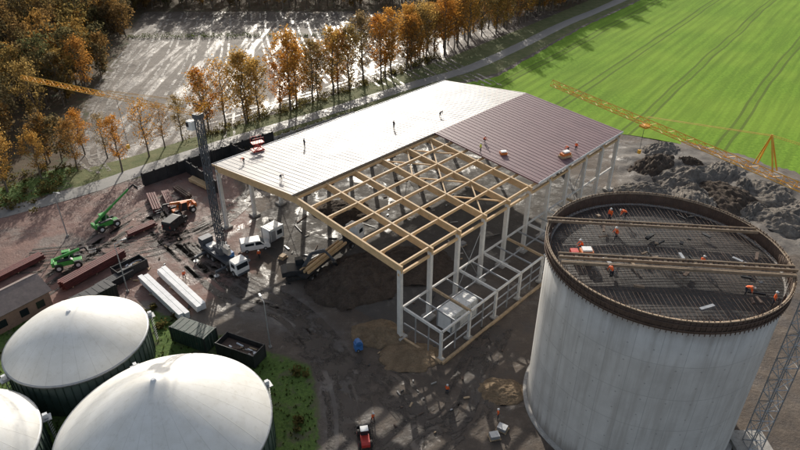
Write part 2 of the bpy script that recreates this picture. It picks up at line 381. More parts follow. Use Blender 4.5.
# ------------------------------------------------------------ hall
hall=empty('timber_frame_hall',(HN[0],HN[1],0),YAW)
HL,HWD,HE,HR=62.,44.,12.9,2.3
def roofz(y): return HE+HR*(1-abs(y-22)/22)
c=MB(); ft=MB()
for i in range(11):
    x=i*6.2
    for y in (0,44):
        c.box((x,y,(HE-1.1)/2+.1),(.55,.65,HE-1.3),'colwhite'); ft.box((x,y,.12),(1.6,1.6,.5),'conc')
for y in (11,33): 
    c.box((62,y,roofz(y)/2-.6),(.5,.5,roofz(y)-1.4),'colwhite'); ft.box((62,y,.12),(1.6,1.6,.5),'conc')
c.obj('columns',parent=hall,bev=.03); ft.obj('footings',parent=hall)
w=MB()
for i in range(11):
    x=i*6.2
    for y0,y1 in ((-.4,22),(44.4,22)):
        w.beam((x,y0,roofz(max(0,min(44,y0)))-.95),(x,y1-(0.0),roofz(22)-.95),.30,1.15,'wood')
ps=[.25,3.9,7.5,11.1,14.7,18.3,21.7]
for y in ps+[44-p for p in ps]:
    for i in range(10):
        w.beam((i*6.2+.15,y,roofz(y)-.62),(i*6.2+6.05,y,roofz(y)-.62),.24,.46,'wood')
for y in (0,44): w.beam((-.3,y,HE-1.75),(62.3,y,HE-1.75),.3,.4,'wood')
def brace(x0,y0,x1,y1): w.beam((x0,y0,roofz(y0)-.78),(x1,y1,roofz(y1)-.78),.2,.2,'wood')
for bx in (18.6,):
    for y0,y1 in ((.3,7.5),(7.5,14.7),(14.7,21.7)):
        brace(bx,y0,bx+6.2,y1); brace(bx+6.2,y0,bx,y1)
for bx in (24.8,):
    brace(bx,14.7,bx+6.2,21.7); brace(bx+6.2,14.7,bx,21.7)
for i in (0,1,2):
    for y in ps[1:-1]+[44-p for p in ps[1:-1]]:
        w.beam((i*6.2+.1,y,roofz(y)-1.5),(i*6.2+1.3,y,roofz(y)-.8),.12,.14,'wood')
w.obj('timber_roof_frame',parent=hall)
wb=MB()
for y in (0,44):
    for bx in (12.4,43.4):
        wb.tube((bx,y,.6),(bx+6.2,y,10.8),.06,'steel'); wb.tube((bx+6.2,y,.6),(bx,y,10.8),.06,'steel')
for i in range(10):
    wb.beam((i*6.2+.3,0,5.2),(i*6.2+5.9,0,5.2),.22,.3,'colwhite')
wb.obj('wall_bracing',parent=hall)
def roofmat(key,name,lo,hi,alt,seamc,ra,rb,spec):
    m,nt,b=newmat(name); L=nt.links; M[key]=m
    tc=nn(nt,'ShaderNodeTexCoord').outputs['Object']; sx=nn(nt,'ShaderNodeSeparateXYZ'); L.new(tc,sx.inputs[0])
    n1=noise(nt,tc,.25,4,.6)
    seam=mapr(nt,math_(nt,'PINGPONG',sx.outputs[0],.5),.06,.0)
    pv=nn(nt,'ShaderNodeTexWhiteNoise',noise_dimensions='1D'); L.new(math_(nt,'FLOOR',sx.outputs[0]),pv.inputs['W'])
    colr=ramp(nt,n1,[(.3,lo),(.7,hi)])
    colr=mixc(nt,mapr(nt,pv.outputs[0],0,1,0,.35),colr,alt)
    colr=mixc(nt,math_(nt,'MULTIPLY',seam,.35),colr,seamc)
    L.new(colr,b.inputs['Base Color'])
    L.new(mapr(nt,n1,.3,.7,ra,rb),b.inputs['Roughness']); b.inputs['Specular IOR Level'].default_value=spec
    bump(nt,b,math_(nt,'PINGPONG',sx.outputs[0],.16),.35,.04)
roofmat('roof','maroon_roof_sheet',(.17,.095,.105),(.22,.13,.14),(.15,.085,.095),(.10,.06,.065),.48,.58,.45)
roofmat('roof_glare','glare_roof_sheet',(.235,.225,.225),(.30,.285,.285),(.21,.20,.20),(.14,.135,.135),.50,.60,.42)  # pale copy of the maroon sheet: sun glare on left slope put into colour
r=MB()
def sheet(x0,x1,ya,yb,k):
    zb=HE+HR; za=HE+HR*(1-abs(ya-22)/22)
    r.add([(x0,ya,za),(x1,ya,za),(x1,yb,zb),(x0,yb,zb),(x0,ya,za-.25),(x1,ya,za-.25),(x1,yb,zb-.25),(x0,yb,zb-.25)],
      [(0,1,2,3) if ya<yb else (3,2,1,0),(4,7,6,5),(0,4,5,1),(1,5,6,2),(2,6,7,3),(3,7,4,0)],k)
    for i in range(int(x1-x0)): 
        xx=x0+.5+i; r.beam((xx,ya,za+.012),(xx,yb+( -.12 if ya<yb else .12),zb+.006),.06,.05,k)
sheet(-.5,62.5,44.6,22.004,'roof_glare'); sheet(32.5,62.5,-.6,21.996,'roof')
r.obj('roof_sheets',parent=hall)
t=MB(); t.beam((-.55,44.64,HE-.15),(62.5,44.64,HE-.15),.05,.4,'tin'); t.beam((32.5,-.64,HE-.15),(62.5,-.64,HE-.15),.05,.4,'tin')
t.beam((-.54,44.6,HE-.13),(-.54,22,HE+HR-.13),.06,.35,'wood')
t.obj('eaves_trim',parent=hall)

an=empty('annex_frame',(HN[0],HN[1],0),YAW); a=MB()
for i in range(8):
    x=i*6.2+.4
    a.box((x,-7.2,2.4),(.35,.35,4.8),'colwhite'); a.beam((x,-7.2,4.95),(x,-.4,5.3),.25,.4,'wood2' if i%3==1 else 'colwhite')
    a.box((x,-7.2,.15),(1,1,.3),'conc')
    if i<7:
        for z in (1.6,3.2): a.beam((x+.18,-7.2,z),(x+6.0,-7.2,z),.12,.2,'steel')
        a.beam((x+3.1,-7.2,.2),(x+3.1,-7.2,4.8),.16,.16,'steel'); a.beam((x+3.1,-7.2,4.98),(x+3.1,-.4,5.3),.14,.25,'steel')
        a.beam((x+.18,-7.2,4.95),(x+6.0,-7.2,4.95),.25,.3,'colwhite')
        a.beam((x+.13,-3.6,5.1),(x+6.07,-3.6,5.1),.14,.2,'steel')
a.beam((.0,-7.9,.16),(44.5,-7.9,.16),.35,.4,'wood2'); a.beam((0,-7.7,.16),(0,0.2,.16),.35,.4,'wood2')
for y in (-5,-2.6): a.beam((.4,y,.3),(.4,y,5.05),.16,.16,'steel')
a.beam((.4,-7.0,2.6),(.4,-.4,2.6),.14,.2,'steel')
a.obj('frame',parent=an)

def container(name,loc,rz,Ls,Ws,Hs,k,open_top=False):
    mb=MB()
    t=.08
    if open_top:
        mb.box((0,0,.15),(Ls,Ws,.15),k)
        mb.box((0,-Ws/2,Hs/2+.08),(Ls,t,Hs),k);mb.box((0,Ws/2,Hs/2+.08),(Ls,t,Hs),k);mb.box((-Ls/2,0,Hs/2+.08),(t,Ws-t,Hs),k);mb.box((Ls/2,0,Hs/2+.08),(t,Ws-t,Hs),k)
        mb.box((0,0,Hs*.6),(Ls-.2,Ws-.2,.1),'rust')
        for i in range(14): mb.box((random.uniform(-Ls*.4,Ls*.4),random.uniform(-Ws*.3,Ws*.3),Hs*.6+.12),(random.uniform(.4,1.6),.2,.15),random.choice(['wood2','conc','tin','rust']),random.uniform(-.6,.6))
    else: mb.box((0,0,Hs/2+.1),(Ls,Ws,Hs),k)
    n=int(Ls/.45)
    for i in range(n+1):
        x=-Ls/2+.1+(Ls-.2)*i/n
        for y in (-1,1): mb.box((x,y*(Ws/2+.05),Hs/2+.1),(.16,.06,Hs-.3),k)
    for x in (-1,1):
        for y in (-1,1): mb.box((x*(Ls/2-.02),y*(Ws/2+.0),Hs/2+.1),(.2,.2,Hs+.06),'dark' if k!='white' else 'steel')
    if not open_top:
        for y in (-.3,.3): mb.tube((Ls/2+.06,y,.3),(Ls/2+.06,y,Hs-.1),.03,'steel')
        if k=='white':
            mb.box((Ls*.2,-(Ws/2+.09),Hs*.58),(1.1,.04,.9),'glass'); mb.box((-Ls*.25,-(Ws/2+.09),Hs*.45),(.9,.04,2.0),'steel')
        for i in range(int(Ls)): mb.box((-Ls/2+.5+i,0,Hs+.12),(.3,Ws-.3,.04),k)
    return mb.obj(name,loc,rz)
x_,y_=hw(8.5,-3.6); container('site_container',(x_,y_,.1),YAW,6,2.6,3.0,'white')

# ------------------------------------------------------------ silo
SC=(28.3,55.7); SR=12.1; SH=23.6
silo=empty('concrete_silo',(SC[0],SC[1],0))
m,nt,b=newmat('silo_concrete'); L=nt.links; M['siloc']=m
uv=nn(nt,'ShaderNodeUVMap',uv_map='wall').outputs[0]; tc=nn(nt,'ShaderNodeTexCoord').outputs['Object']
bt=nn(nt,'ShaderNodeTexBrick',offset=0.0,ins={'Scale':1.,'Mortar Size':.045,'Mortar Smooth':.3,'Brick Width':2.425,'Row Height':4.4,'Color1':(.86,.86,.86,1),'Color2':(1,1,1,1),'Mortar':(.5,.5,.5,1)}); L.new(uv,bt.inputs[0])
sx=nn(nt,'ShaderNodeSeparateXYZ'); L.new(uv,sx.inputs[0])
du=math_(nt,'PINGPONG',math_(nt,'ADD',sx.outputs[0],.6),1.212); dv=math_(nt,'PINGPONG',math_(nt,'ADD',sx.outputs[1],.55),1.1)
dd=math_(nt,'SQRT',math_(nt,'ADD',math_(nt,'MULTIPLY',du,du),math_(nt,'MULTIPLY',dv,dv)))
dot=mapr(nt,dd,.12,.06)
ms=nn(nt,'ShaderNodeMapping',ins={'Scale':(1,.06,1)}); L.new(uv,ms.inputs[0]); st=noise(nt,ms.outputs[0],1.1,5,.65)
n1=noise(nt,tc,.35,5,.65)
cc=ramp(nt,n1,[(.3,(.54,.525,.495)),(.7,(.68,.665,.63))])
cc=mixc(nt,.5,cc,bt.outputs[0],'MULTIPLY'); cc=mixc(nt,mapr(nt,st,.42,.68,0,.55),cc,(.38,.355,.32)); cc=mixc(nt,math_(nt,'MULTIPLY',dot,.5),cc,(.2,.19,.18))
topd=mapr(nt,math_(nt,'ADD',sx.outputs[1],math_(nt,'MULTIPLY',st,3.)),21.8,23.5); cc=mixc(nt,math_(nt,'MULTIPLY',topd,.4),cc,(.24,.21,.18))
botd=mapr(nt,math_(nt,'ADD',sx.outputs[1],math_(nt,'MULTIPLY',st,-4.)),.6,-1.6); cc=mixc(nt,math_(nt,'MULTIPLY',botd,.6),cc,(.15,.12,.095))
L.new(cc,b.inputs['Base Color']); b.inputs['Roughness'].default_value=.85; bump(nt,b,bt.outputs[1],-.25,.04)
N=120; prof=[(SR,-.3),(SR,5),(SR,11),(SR,17),(SR,22.1),(SR-.35,22.1),(SR-.35,21.2)]
me=bpy.data.meshes.new('wall'); vs=[];uvs=[]
for j,(rr,z) in enumerate(prof):
    for i in range(N+1):
        t_=2*math.pi*i/N; vs.append((rr*math.cos(t_),rr*math.sin(t_),z)); uvs.append((SR*t_,z))
fs=[(j*(N+1)+i,j*(N+1)+i+1,(j+1)*(N+1)+i+1,(j+1)*(N+1)+i) for j in range(len(prof)-1) for i in range(N)]
me.from_pydata(vs,[],fs); ul=me.uv_layers.new(name='wall')
for l in me.loops: ul.data[l.index].uv=uvs[l.vertex_index]
me.polygons.foreach_set('use_smooth',[f[2]<5*(N+1) for f in fs]); me.materials.append(M['siloc'])
o=bpy.data.objects.new('wall',me); COL.objects.link(o); o.parent=silo
m,nt,b=newmat('deck_formwork'); L=nt.links; M['deck']=m
tc=nn(nt,'ShaderNodeTexCoord').outputs['Object']
n1=noise(nt,tc,.8,5,.65); n2=noise(nt,tc,.12,3); cdk=ramp(nt,n1,[(.3,(.018,.017,.017)),(.7,(.055,.05,.046))]); cdk=mixc(nt,mapr(nt,n2,.48,.56,0,.6),cdk,(.075,.062,.052)); L.new(cdk,b.inputs['Base Color']); L.new(mapr(nt,n1,.3,.7,.4,.8),b.inputs['Roughness'])
d=MB(); d.add([(0,0,22.35)]+[((SR-.36)*math.cos(2*math.pi*i/N),(SR-.36)*math.sin(2*math.pi*i/N),22.0) for i in range(N)],[(0,1+i,1+(i+1)%N) for i in range(N)],'deck'); d.obj('deck',parent=silo)
rb=MB()
for i in range(-26,27):
    q=i*.45+random.uniform(-.06,.06); hl=math.sqrt(max(0,(SR-.5)**2-q*q))
    if hl<.5: continue
    for s_ in(-1,1):
        a0=random.uniform(-.5,.5)
        rb.tube((s_*hl,q,22.52),(s_*.0+a0,q+random.uniform(-.08,.08),22.56),.02,'rust',4)
        rb.tube((q,s_*hl,22.56),(q+random.uniform(-.08,.08),a0,22.60),.02,'rust',4)
rb.obj('rebar_mat',parent=silo)
bd=MB()
bd.lathe([(SR+.10,22.0),(SR+.22,22.0),(SR+.22,23.35),(SR+.16,23.35),(SR+.16,22.05)],'rust',120)
for i in range(160):
    t_=2*math.pi*i/160; x,y=math.cos(t_),math.sin(t_)
    bd.beam(((SR+.28)*x,(SR+.28)*y,21.8),((SR+.28)*x,(SR+.28)*y,SH+random.uniform(-.1,.15)),.06,.07,'rust',up=(x,y,0))
for i in range(260):
    t_=2*math.pi*i/260+.005; x,y=math.cos(t_),math.sin(t_); h_=23.2+random.uniform(0,.7); rr=SR-.18+random.uniform(-.08,.08)
    bd.tube((rr*x,rr*y,22.1),(rr*x*1.0,rr*y,h_),.025,'rust',4)
for z,k in ((22.25,'rust'),(22.9,'rust'),(23.42,'wood3')): bd.lathe([(SR+.3,z),(SR+.38,z),(SR+.38,z+.1),(SR+.3,z+.1),(SR+.3,z)],k,120)
bd.lathe([(SR+.05,23.36),(SR+.28,23.36),(SR+.28,23.41),(SR+.05,23.41),(SR+.05,23.36)],'wood3',120)
bd.obj('formwork_ring',parent=silo)
wk=MB()
def walk(x0,y0,x1,y1,wd):
    p=Vector((x0-SC[0],y0-SC[1],23.6));q=Vector((x1-SC[0],y1-SC[1],23.6)); d_=(q-p).normalized(); n_=Vector((-d_.y,d_.x,0))
    for s_ in (-1,1): wk.beam(p+n_*s_*wd/2,q+n_*s_*wd/2,.10,.32,'wood3')
    Lw=(q-p).length
    for i in range(int(Lw/.5)): 
        e=p+d_*(i*.5+.3); wk.beam(e-n_*(wd/2-.08),e+n_*(wd/2-.08),.32,.06,'rust' if i%3 else 'wood3')
walk(16.9,61.3,39.7,58.8,.7); walk(16.6,54.0,40.1,51.5,.7); walk(16.6,52.7,39.4,50.3,.2)
wk.obj('walkways',parent=silo)
st_=MB()
for i in range(34):
    a_=random.uniform(0,6.28); rr=random.uniform(1,10.5); k=random.choice(['wood3','wood3','rust','steel','dark','dark'])
    st_.box((rr*math.cos(a_),rr*math.sin(a_),22.7),(random.uniform(.3,1.8),random.uniform(.1,.4),random.uniform(.1,.25)),k,random.uniform(0,3))
st_.box((-8.4,-.4,23.0),(1.3,1.0,.7),'orange'); st_.box((-8.4,-.4,23.45),(1.0,.8,.25),'white'); st_.box((-9.6,-.1,22.9),(.8,.8,.5),'red')
st_.obj('deck_materials',parent=silo)
ap=MB(); ap.lathe([(SR+.5,-.2),(SR+.5,.35),(SR+.02,.40)],'conc',96); ap.obj('silo_foundation',parent=silo)

# ------------------------------------------------------------ digesters
m,nt,b=newmat('gas_membrane'); L=nt.links; M['memb']=m
tc=nn(nt,'ShaderNodeTexCoord').outputs['Object']; n1=noise(nt,tc,.35,5,.65); n2=noise(nt,tc,1.5,5,.7)
sx=nn(nt,'ShaderNodeSeparateXYZ'); L.new(tc,sx.inputs[0])
at=math_(nt,'ARCTAN2',sx.outputs[1],sx.outputs[0])
seam=mapr(nt,math_(nt,'PINGPONG',at,math.pi/28),.006,.001)
mc=ramp(nt,n1,[(.3,(.70,.68,.62)),(.7,(.82,.81,.77))]); mc=mixc(nt,mapr(nt,n2,.5,.75,0,.4),mc,(.52,.49,.41)); mc=mixc(nt,math_(nt,'MULTIPLY',seam,.45),mc,(.48,.46,.41))
L.new(mc,b.inputs['Base Color']); b.inputs['Roughness'].default_value=.55; bump(nt,b,seam,.3,.03)
def digester(loc,R,wh,ah,pt):
    e=empty('biogas_digester',loc); mb=MB()
    mb.lathe([(R,-.3),(R,wh-.0),(R-.3,wh)],'tankgreen',96)
    for i in range(60):
        t_=2*math.pi*i/60; x,y=math.cos(t_),math.sin(t_)
        mb.beam((x*(R+.03),y*(R+.03),0),(x*(R+.03),y*(R+.03),wh-.3),.08,.10,'tankgreen',up=(x,y,0))
    mb.lathe([(R+.02,wh-.25),(R+.14,wh-.25),(R+.14,wh+.02),(R-.1,wh+.06)],'steel',96)
    mb.obj('tank_wall',parent=e)
    mb=MB(); prof=[]
    for i in range(17):
        q=i/16; rr=R*(1-q)
        z=wh+(ah-wh)*((1-pt)*(1-(1-q)**2.2)+pt*q)
        if i==0: prof.append((R-.02,wh+.02))
        prof.append((max(rr,.02)-(.04 if i==0 else 0),z+.05))
    mb.lathe(prof,'memb',112); mb.obj('gas_dome',parent=e)
    mb=MB(); mb.tube((0,0,ah-.1),(0,0,ah+.2),.35,'tin',14,.2)
    for t_ in (.6,2.2,4.0):
        x,y=math.cos(t_)*(R+.5),math.sin(t_)*(R+.5)
        mb.box((x,y,wh-.6),(1.1,1.1,.12),'steel',t_); mb.tube((x,y,0),(x,y,wh-.6),.06,'steel'); mb.box((x,y,wh-.2),(.5,.4,.6),'tin',t_)
        for k_ in range(10): mb.beam((x+.2,y-.3,.3+k_*.4),(x+.2,y+.3,.3+k_*.4),.04,.04,'steel')
    mb.obj('fittings',parent=e); return e
digester((-42.3,62.2,0),8.7,5,9.4,.2); digester((-26,47.6,0),11.5,5,12.0,.5); digester((-48.6,43.6,0),9.5,5,10.4,.25)

# ------------------------------------------------------------ cranes
def tower_crane():
    e=empty('tower_crane',(40.9,48.6,0)); mb=MB()
    mb.box((0,0,.35),(4.2,4.2,.7),'conc'); mb.lattice((0,0,.7),(0,0,31),1.5,1.6,.085,'steel')
    for k_ in range(60): mb.beam((-.25,.2,1+k_*.5),(.25,.2,1+k_*.5),.04,.04,'steel')
    mb.obj('mast',parent=e)
    J=MB(); a_=math.atan2(84.5-48.6,20.8-40.9); dx,dy=math.cos(a_),math.sin(a_)
    P=lambda r,z,l=0:(dx*r-dy*l,dy*r+dx*l,z)
    J.box((0,0,31.4),(1.9,1.9,.8),'yellow',a_); J.lattice(P(-1,32.2),P(40.5,32.2),.75,1.3,.05,'yellow',tri=True)
    J.lattice(P(-8,32),P(-1,32),1.0,1.6,.06,'yellow')
    J.box(P(-7.5,31.0),(2.2,1.8,2.4),'conc',a_)
    for l in (-.35,.35): J.beam(P(9.9,32.6,l),P(9.2,36.0,0),.12,.12,'yellow'); J.beam(P(7.8,32.6,l),P(9.2,36.0,0),.12,.12,'yellow')
    J.lattice(P(0,32.5),P(-1.5,36.6),.6,1.2,.05,'yellow')
    for l in (-.2,.2): J.tube(P(9.2,35.9,l),P(24,32.8,l),.02,'yellow'); J.tube(P(-1.5,36.5,l),P(9.2,35.9,l),.02,'yellow'); J.tube(P(-1.5,36.5,l),P(-8,32.7,l),.03,'yellow')
    J.box(P(24,31.6),(1.0,.8,.25),'yellow',a_); J.tube(P(24,31.5),P(24,28.5),.025,'dark'); J.box(P(24,28.3),(.3,.3,.45),'yellow',a_)
    J.obj('jib',parent=e)
tower_crane()
def mobile_crane():
    bx,by=-29.8,86.8; e=empty('mobile_tower_crane',(bx,by,0)); a_=ang((-33,92),(-25,84.5))
    T=MB()
    T.box((0,0,1.15),(13,1.5,.5),'dark'); T.box((-1.2,0,1.75),(9.2,2.5,.7),'mast')
    T.prism([(4.6,.7),(6.9,.7),(7.0,1.7),(6.6,3.1),(4.6,3.2)],-1.3,1.3,'white'); T.box((6.86,0,2.35),(.12,2.3,.85),'glass',ry=rad(-16))
    for s_ in(-1,1): T.box((5.7,s_*1.31,2.3),(1.2,.05,.8),'glass')
    T.box((7.0,0,.8),(.2,2.4,.4),'mast')
    for x in (5.6,3.4,1.7,-1.7,-3.3,-5.0):
        for s_ in(-1,1): T.wheel((x,s_*1.15,.62),.62,.45)
    for x in (3.0,-4.4):
        T.box((x,0,.95),(.4,7,.35),'mast')
        for s_ in (-1,1): T.tube((x,s_*3.4,.1),(x,s_*3.4,1.1),.12,'steel',8); T.tube((x,s_*3.4,0),(x,s_*3.4,.12),.5,'steel',14)
    T.box((-5.8,0,2.7),(1.6,2.3,1.3),'mast'); T.box((1.5,.7,2.5),(2,.8,.8),'blue'); T.box((-3.6,0,2.3),(1.8,1.6,.5),'white')
    T.tube((-0.2,0,1.9),(-0.2,0,2.5),1.1,'mast',20)
    t_=T.obj('carrier',parent=e,rz=a_); t_.scale=(.85,.9,.9)
    U=MB(); U.lattice((0,0,2.4),(0,0,26),.9,1.3,.09,'mast'); U.tube((0,0,2.4),(0,0,24),.12,'mast',8); U.box((0,0,2.9),(2.2,1.9,.9),'mast',a_)
    U.box((1.0,-1.2,3.4),(2.4,.6,1.2),'conc',a_)
    dx,dy=-.888,.459; P=lambda r,z,l=0:(dx*r-dy*l,dy*r+dx*l,z)
    U.box((0,0,26.2),(1.2,1.2,.7),'mast',math.atan2(dy,dx)); U.box(P(.8,24.9,.9),(1.1,.8,1.4),'white',math.atan2(dy,dx)); U.box(P(1.15,25.05,.9),(.5,.86,.7),'glass',math.atan2(dy,dx))
    U.obj('mast',parent=e)
    J=MB(); J.lattice(P(0,26.6),P(20,26.4),.7,1.3,.035,'yellow',tri=True); J.lattice(P(20,26.4),P(40,26.2),.75,1.1,.07,'yellow',tri=True)
    J.lattice(P(0,26.6),P(-2.2,28.5),.5,1.0,.04,'yellow')
    for l in(-.2,.2): J.tube(P(-2.2,28.5,l),P(19,27.0,l),.03,'yellow',4); J.tube(P(-2.2,28.5,l),P(-1.2,4,l),.03,'dark',4)
    J.tube(P(17,26),P(17,18),.03,'dark',4); J.box(P(17,17.8),(.4,.4,.7),'yellow')
    J.obj('jib',parent=e)
mobile_crane()

# ------------------------------------------------------------ vehicles
def telehandler(loc,rz,lift,k='green',ext=7.5):
    mb=MB()
    mb.box((0,0,.95),(4.2,1.1,.55),k); mb.box((-.3,-.75,1.35),(2.4,.7,.85),k); mb.prism([(-1.5,1.75),(.9,1.75),(.6,1.95),(-1.4,1.98)],-1.08,-.42,'dark')
    for x in(1.45,-1.45):
        mb.box((x,0,.65),(.3,1.9,.3),'dark')
        for s_ in(-1,1): mb.wheel((x,s_*1.0,.65),.65,.45,hub='white')
        for s_ in(-1,1): mb.prism([(x-.75,1.05),(x-.5,1.4),(x+.5,1.4),(x+.75,1.05),(x+.7,1.02),(x+.47,1.33),(x-.47,1.33),(x-.7,1.02)],s_*.8,s_*1.22,'dark')
    mb.prism([(-.55,1.0),(.85,1.0),(1.0,1.6),(.55,2.6),(-.5,2.6)],.4,1.15,'glass'); mb.box((.0,.78,2.64),(1.25,.85,.08),k)
    for x,z in((-.52,1.8),): mb.box((x,.78,z),(.08,.82,1.6),k)
    mb.beam((.92,1.13,1.2),(.52,1.13,2.6),.06,.08,k); mb.beam((.92,.42,1.2),(.52,.42,2.6),.06,.08,k)
    mb.box((-2.2,0,1.3),(.45,1.7,.8),k)
    a_=rad(lift); p=Vector((-1.9,-.12,1.95)); d_=Vector((math.cos(a_),0,math.sin(a_)))
    mb.beam(p,p+d_*4.2,.34,.42,k); mb.beam(p+d_*4.0,p+d_*(ext-1.2),.26,.32,k); mb.beam(p+d_*(ext-1.3),p+d_*ext,.20,.25,'dark')
    mb.tube((0,-.12,1.2),p+d_*2.6+Vector((0,0,-.15)),.08,'steel',8)
    q=p+d_*ext; mb.beam(q,q+Vector((.3,0,-.7)),.25,.25,'dark'); mb.box(q+Vector((.4,0,-.7)),(.12,1.2,.7),'dark')
    for s_ in(-.4,.4): mb.box(q+Vector((1.0,s_,-1.0)),(1.2,.12,.06),'steel')
    return mb.obj('telehandler',loc,rz,bev=.03)
telehandler((-54,98,.05),ang((-54,98),(-48,105)),28,'green',9.5)
telehandler((-55.3,85.5,.05),rad(25),14,'green',5.0)
telehandler((-41.5,103.5,.05),rad(220),10,'orange',5.5)
def van(name,loc,rz,k='white'):
    mb=MB()
    mb.prism([(-2.5,.45),(2.45,.45),(2.5,.95),(2.35,1.15),(1.55,1.3),(.85,2.05),(.5,2.15),(-2.4,2.15),(-2.5,1.9)],-.95,.95,k)
    mb.add([(1.57,-.8,1.33),(1.57,.8,1.33),(.92,.74,2.02),(.92,-.74,2.02)],[(0,1,2,3)],'glass')
    mb.box((1.235,0,1.69),(1.0,1.55,.03),'glass',ry=rad(47))
    for s_ in(-1,1):
        mb.prism([(1.3,1.3),(.8,1.95),(.0,1.95),(.0,1.3)],s_*.94,s_*.965,'glass'); mb.box((-1.0,s_*.955,1.62),(1.5,.03,.5),'glass'); mb.box((2.42,s_*.7,.9),(.12,.35,.2),'lamp'); mb.box((1.25,s_*1.08,1.35),(.12,.2,.2),'dark'); mb.box((-2.5,s_*.82,1.2),(.05,.15,.5),'red')
    mb.box((-2.51,0,1.65),(.03,1.4,.5),'glass')
    mb.box((2.48,0,.6),(.12,1.8,.25),'dark'); mb.box((-2.52,0,.6),(.1,1.8,.22),'dark')
    for x in(1.6,-1.6):
        for s_ in(-1,1): mb.wheel((x,s_*.85,.35),.35,.24)
    return mb.obj(name,loc,rz,bev=.04)
van('white_van',(-25.2,90.8,.05),rad(20)); container('site_container',(-22.8,94.6,.05),rad(50),3.0,2.2,2.4,'white')
van('parked_van',(-41.5,98.5,.05),rad(70),'dark')
def excavator(loc,rz,k='yellow',bk=None):
    mb=MB(); bk=bk or k
    for s_ in(-1,1):
        mb.prism([(-1.9,.35),(-1.6,.05),(1.6,.05),(1.9,.35),(1.9,.6),(1.6,.9),(-1.6,.9),(-1.9,.6)],s_*.9-.28,s_*.9+.28,'rubber')
        for x in(-1.5,-.75,0,.75,1.5): mb.tube((x,s_*.9-.3,.42),(x,s_*.9+.3,.42),.26,'dark',10)
    mb.tube((0,0,.8),(0,0,1.1),.7,'dark',16); mb.prism([(-2.3,1.1),(1.2,1.1),(1.2,1.9),(-1.5,2.1),(-2.4,1.9)],-1.25,1.25,k)
    mb.box((-2.0,0,1.5),(.9,2.4,.9),'dark'); mb.prism([(.0,1.5),(1.5,1.5),(1.6,2.2),(1.2,2.95),(.05,2.95)],.35,1.2,'glass'); mb.box((.6,.78,3.0),(1.3,.95,.08),k); mb.box((.02,.78,2.3),(.08,.9,1.3),k)
    p=[(1.0,-.2,1.6),(2.6,-.2,4.2),(4.8,-.2,4.3),(6.2,-.2,2.2),(6.0,-.2,1.2)]
    mb.beam(p[0],p[1],.35,.5,bk);mb.beam(p[1],p[2],.33,.45,bk);mb.beam(p[2],p[3],.28,.35,bk)
    mb.tube((1.2,-.2,1.5),(2.7,-.2,3.7),.09,'steel',8); mb.tube((3.2,-.2,4.6),(4.9,-.2,4.7),.07,'steel',8)
    mb.prism([(5.7,2.1),(6.5,2.1),(6.7,1.4),(6.1,.9),(5.4,1.1),(5.6,1.3),(6.0,1.2),(6.3,1.5)],-.7,.3,'dark')
    return mb.obj('crawler_excavator',loc,rz,bev=.03)
excavator((-16.8,82.6,.05),ang((-15,82),(-8,84)),'dark','mast')
def loader(loc,rz,k='orange',s=1):
    mb=MB()
    mb.prism([(-1.9,.6),(-.3,.6),(-.3,1.5),(-1.7,1.45),(-1.95,1.2)],-.6,.6,k); mb.box((.4,0,.8),(1.0,.8,.4),k)
    mb.prism([(-.5,1.1),(.4,1.1),(.5,1.5),(.25,2.35),(-.45,2.35)],-.5,.5,'glass'); mb.box((-.1,0,2.4),(.95,1.1,.08),'white')
    for x in(-1.2,.9):
        for s_ in(-1,1): mb.wheel((x,s_*.75,.5),.5,.36,hub=k)
    for s_ in(-.3,.3): mb.beam((.3,s_,1.2),(1.9,s_,.55),.12,.2,k)
    mb.prism([(1.8,.1),(2.6,.05),(2.7,.12),(2.0,.25),(1.95,.8),(1.8,.85)],-.85,.85,'dark')
    o=mb.obj('wheel_loader',loc,rz,bev=.02); o.scale=(s,s,s); return o
loader((-4.2,49.8,.08),rad(100),'red',.85)
def trailer():
    p=(-16.0,80.5);q=(-9,92.0); e=empty('flatbed_truck',((p[0]+q[0])/2,(p[1]+q[1])/2,.05),ang(p,q)); mb=MB()
    mb.box((0,0,1.15),(12.5,.9,.35),'dark'); mb.box((0,0,1.42),(13,2.3,.16),'dark')
    for x in(-5,-3.7,-2.4):
        for s_ in(-1,1): mb.wheel((x,s_*1.0,.5),.5,.4)
    mb.box((6.5,0,2.0),(.1,2.3,1.1),'dark'); mb.obj('trailer',parent=e)
    T=MB(); T.box((7.4,0,.95),(4.6,.9,.35),'dark'); T.prism([(7.7,.7),(9.7,.7),(9.8,1.8),(9.6,3.3),(7.7,3.4)],-1.25,1.25,'white'); T.box((9.76,0,2.5),(.08,2.2,.9),'glass')
    for s_ in(-1,1):
        T.box((8.8,s_*1.26,2.4),(1.1,.04,.8),'glass')
        for x in(9.0,6.2): T.wheel((x,s_*1.0,.52),.52,.4)
    T.obj('tractor_unit',parent=e,bev=.03)
    Ld=MB()
    for j in range(3): Ld.box((-.4+random.uniform(-.3,.3),-.7+j*.7,1.75),(10.5,.3,.42),'wood')
    Ld.box((-.6,-.3,2.2),(9.5,.3,.4),'wood')
    Ld.obj('timber_load',parent=e)
trailer()
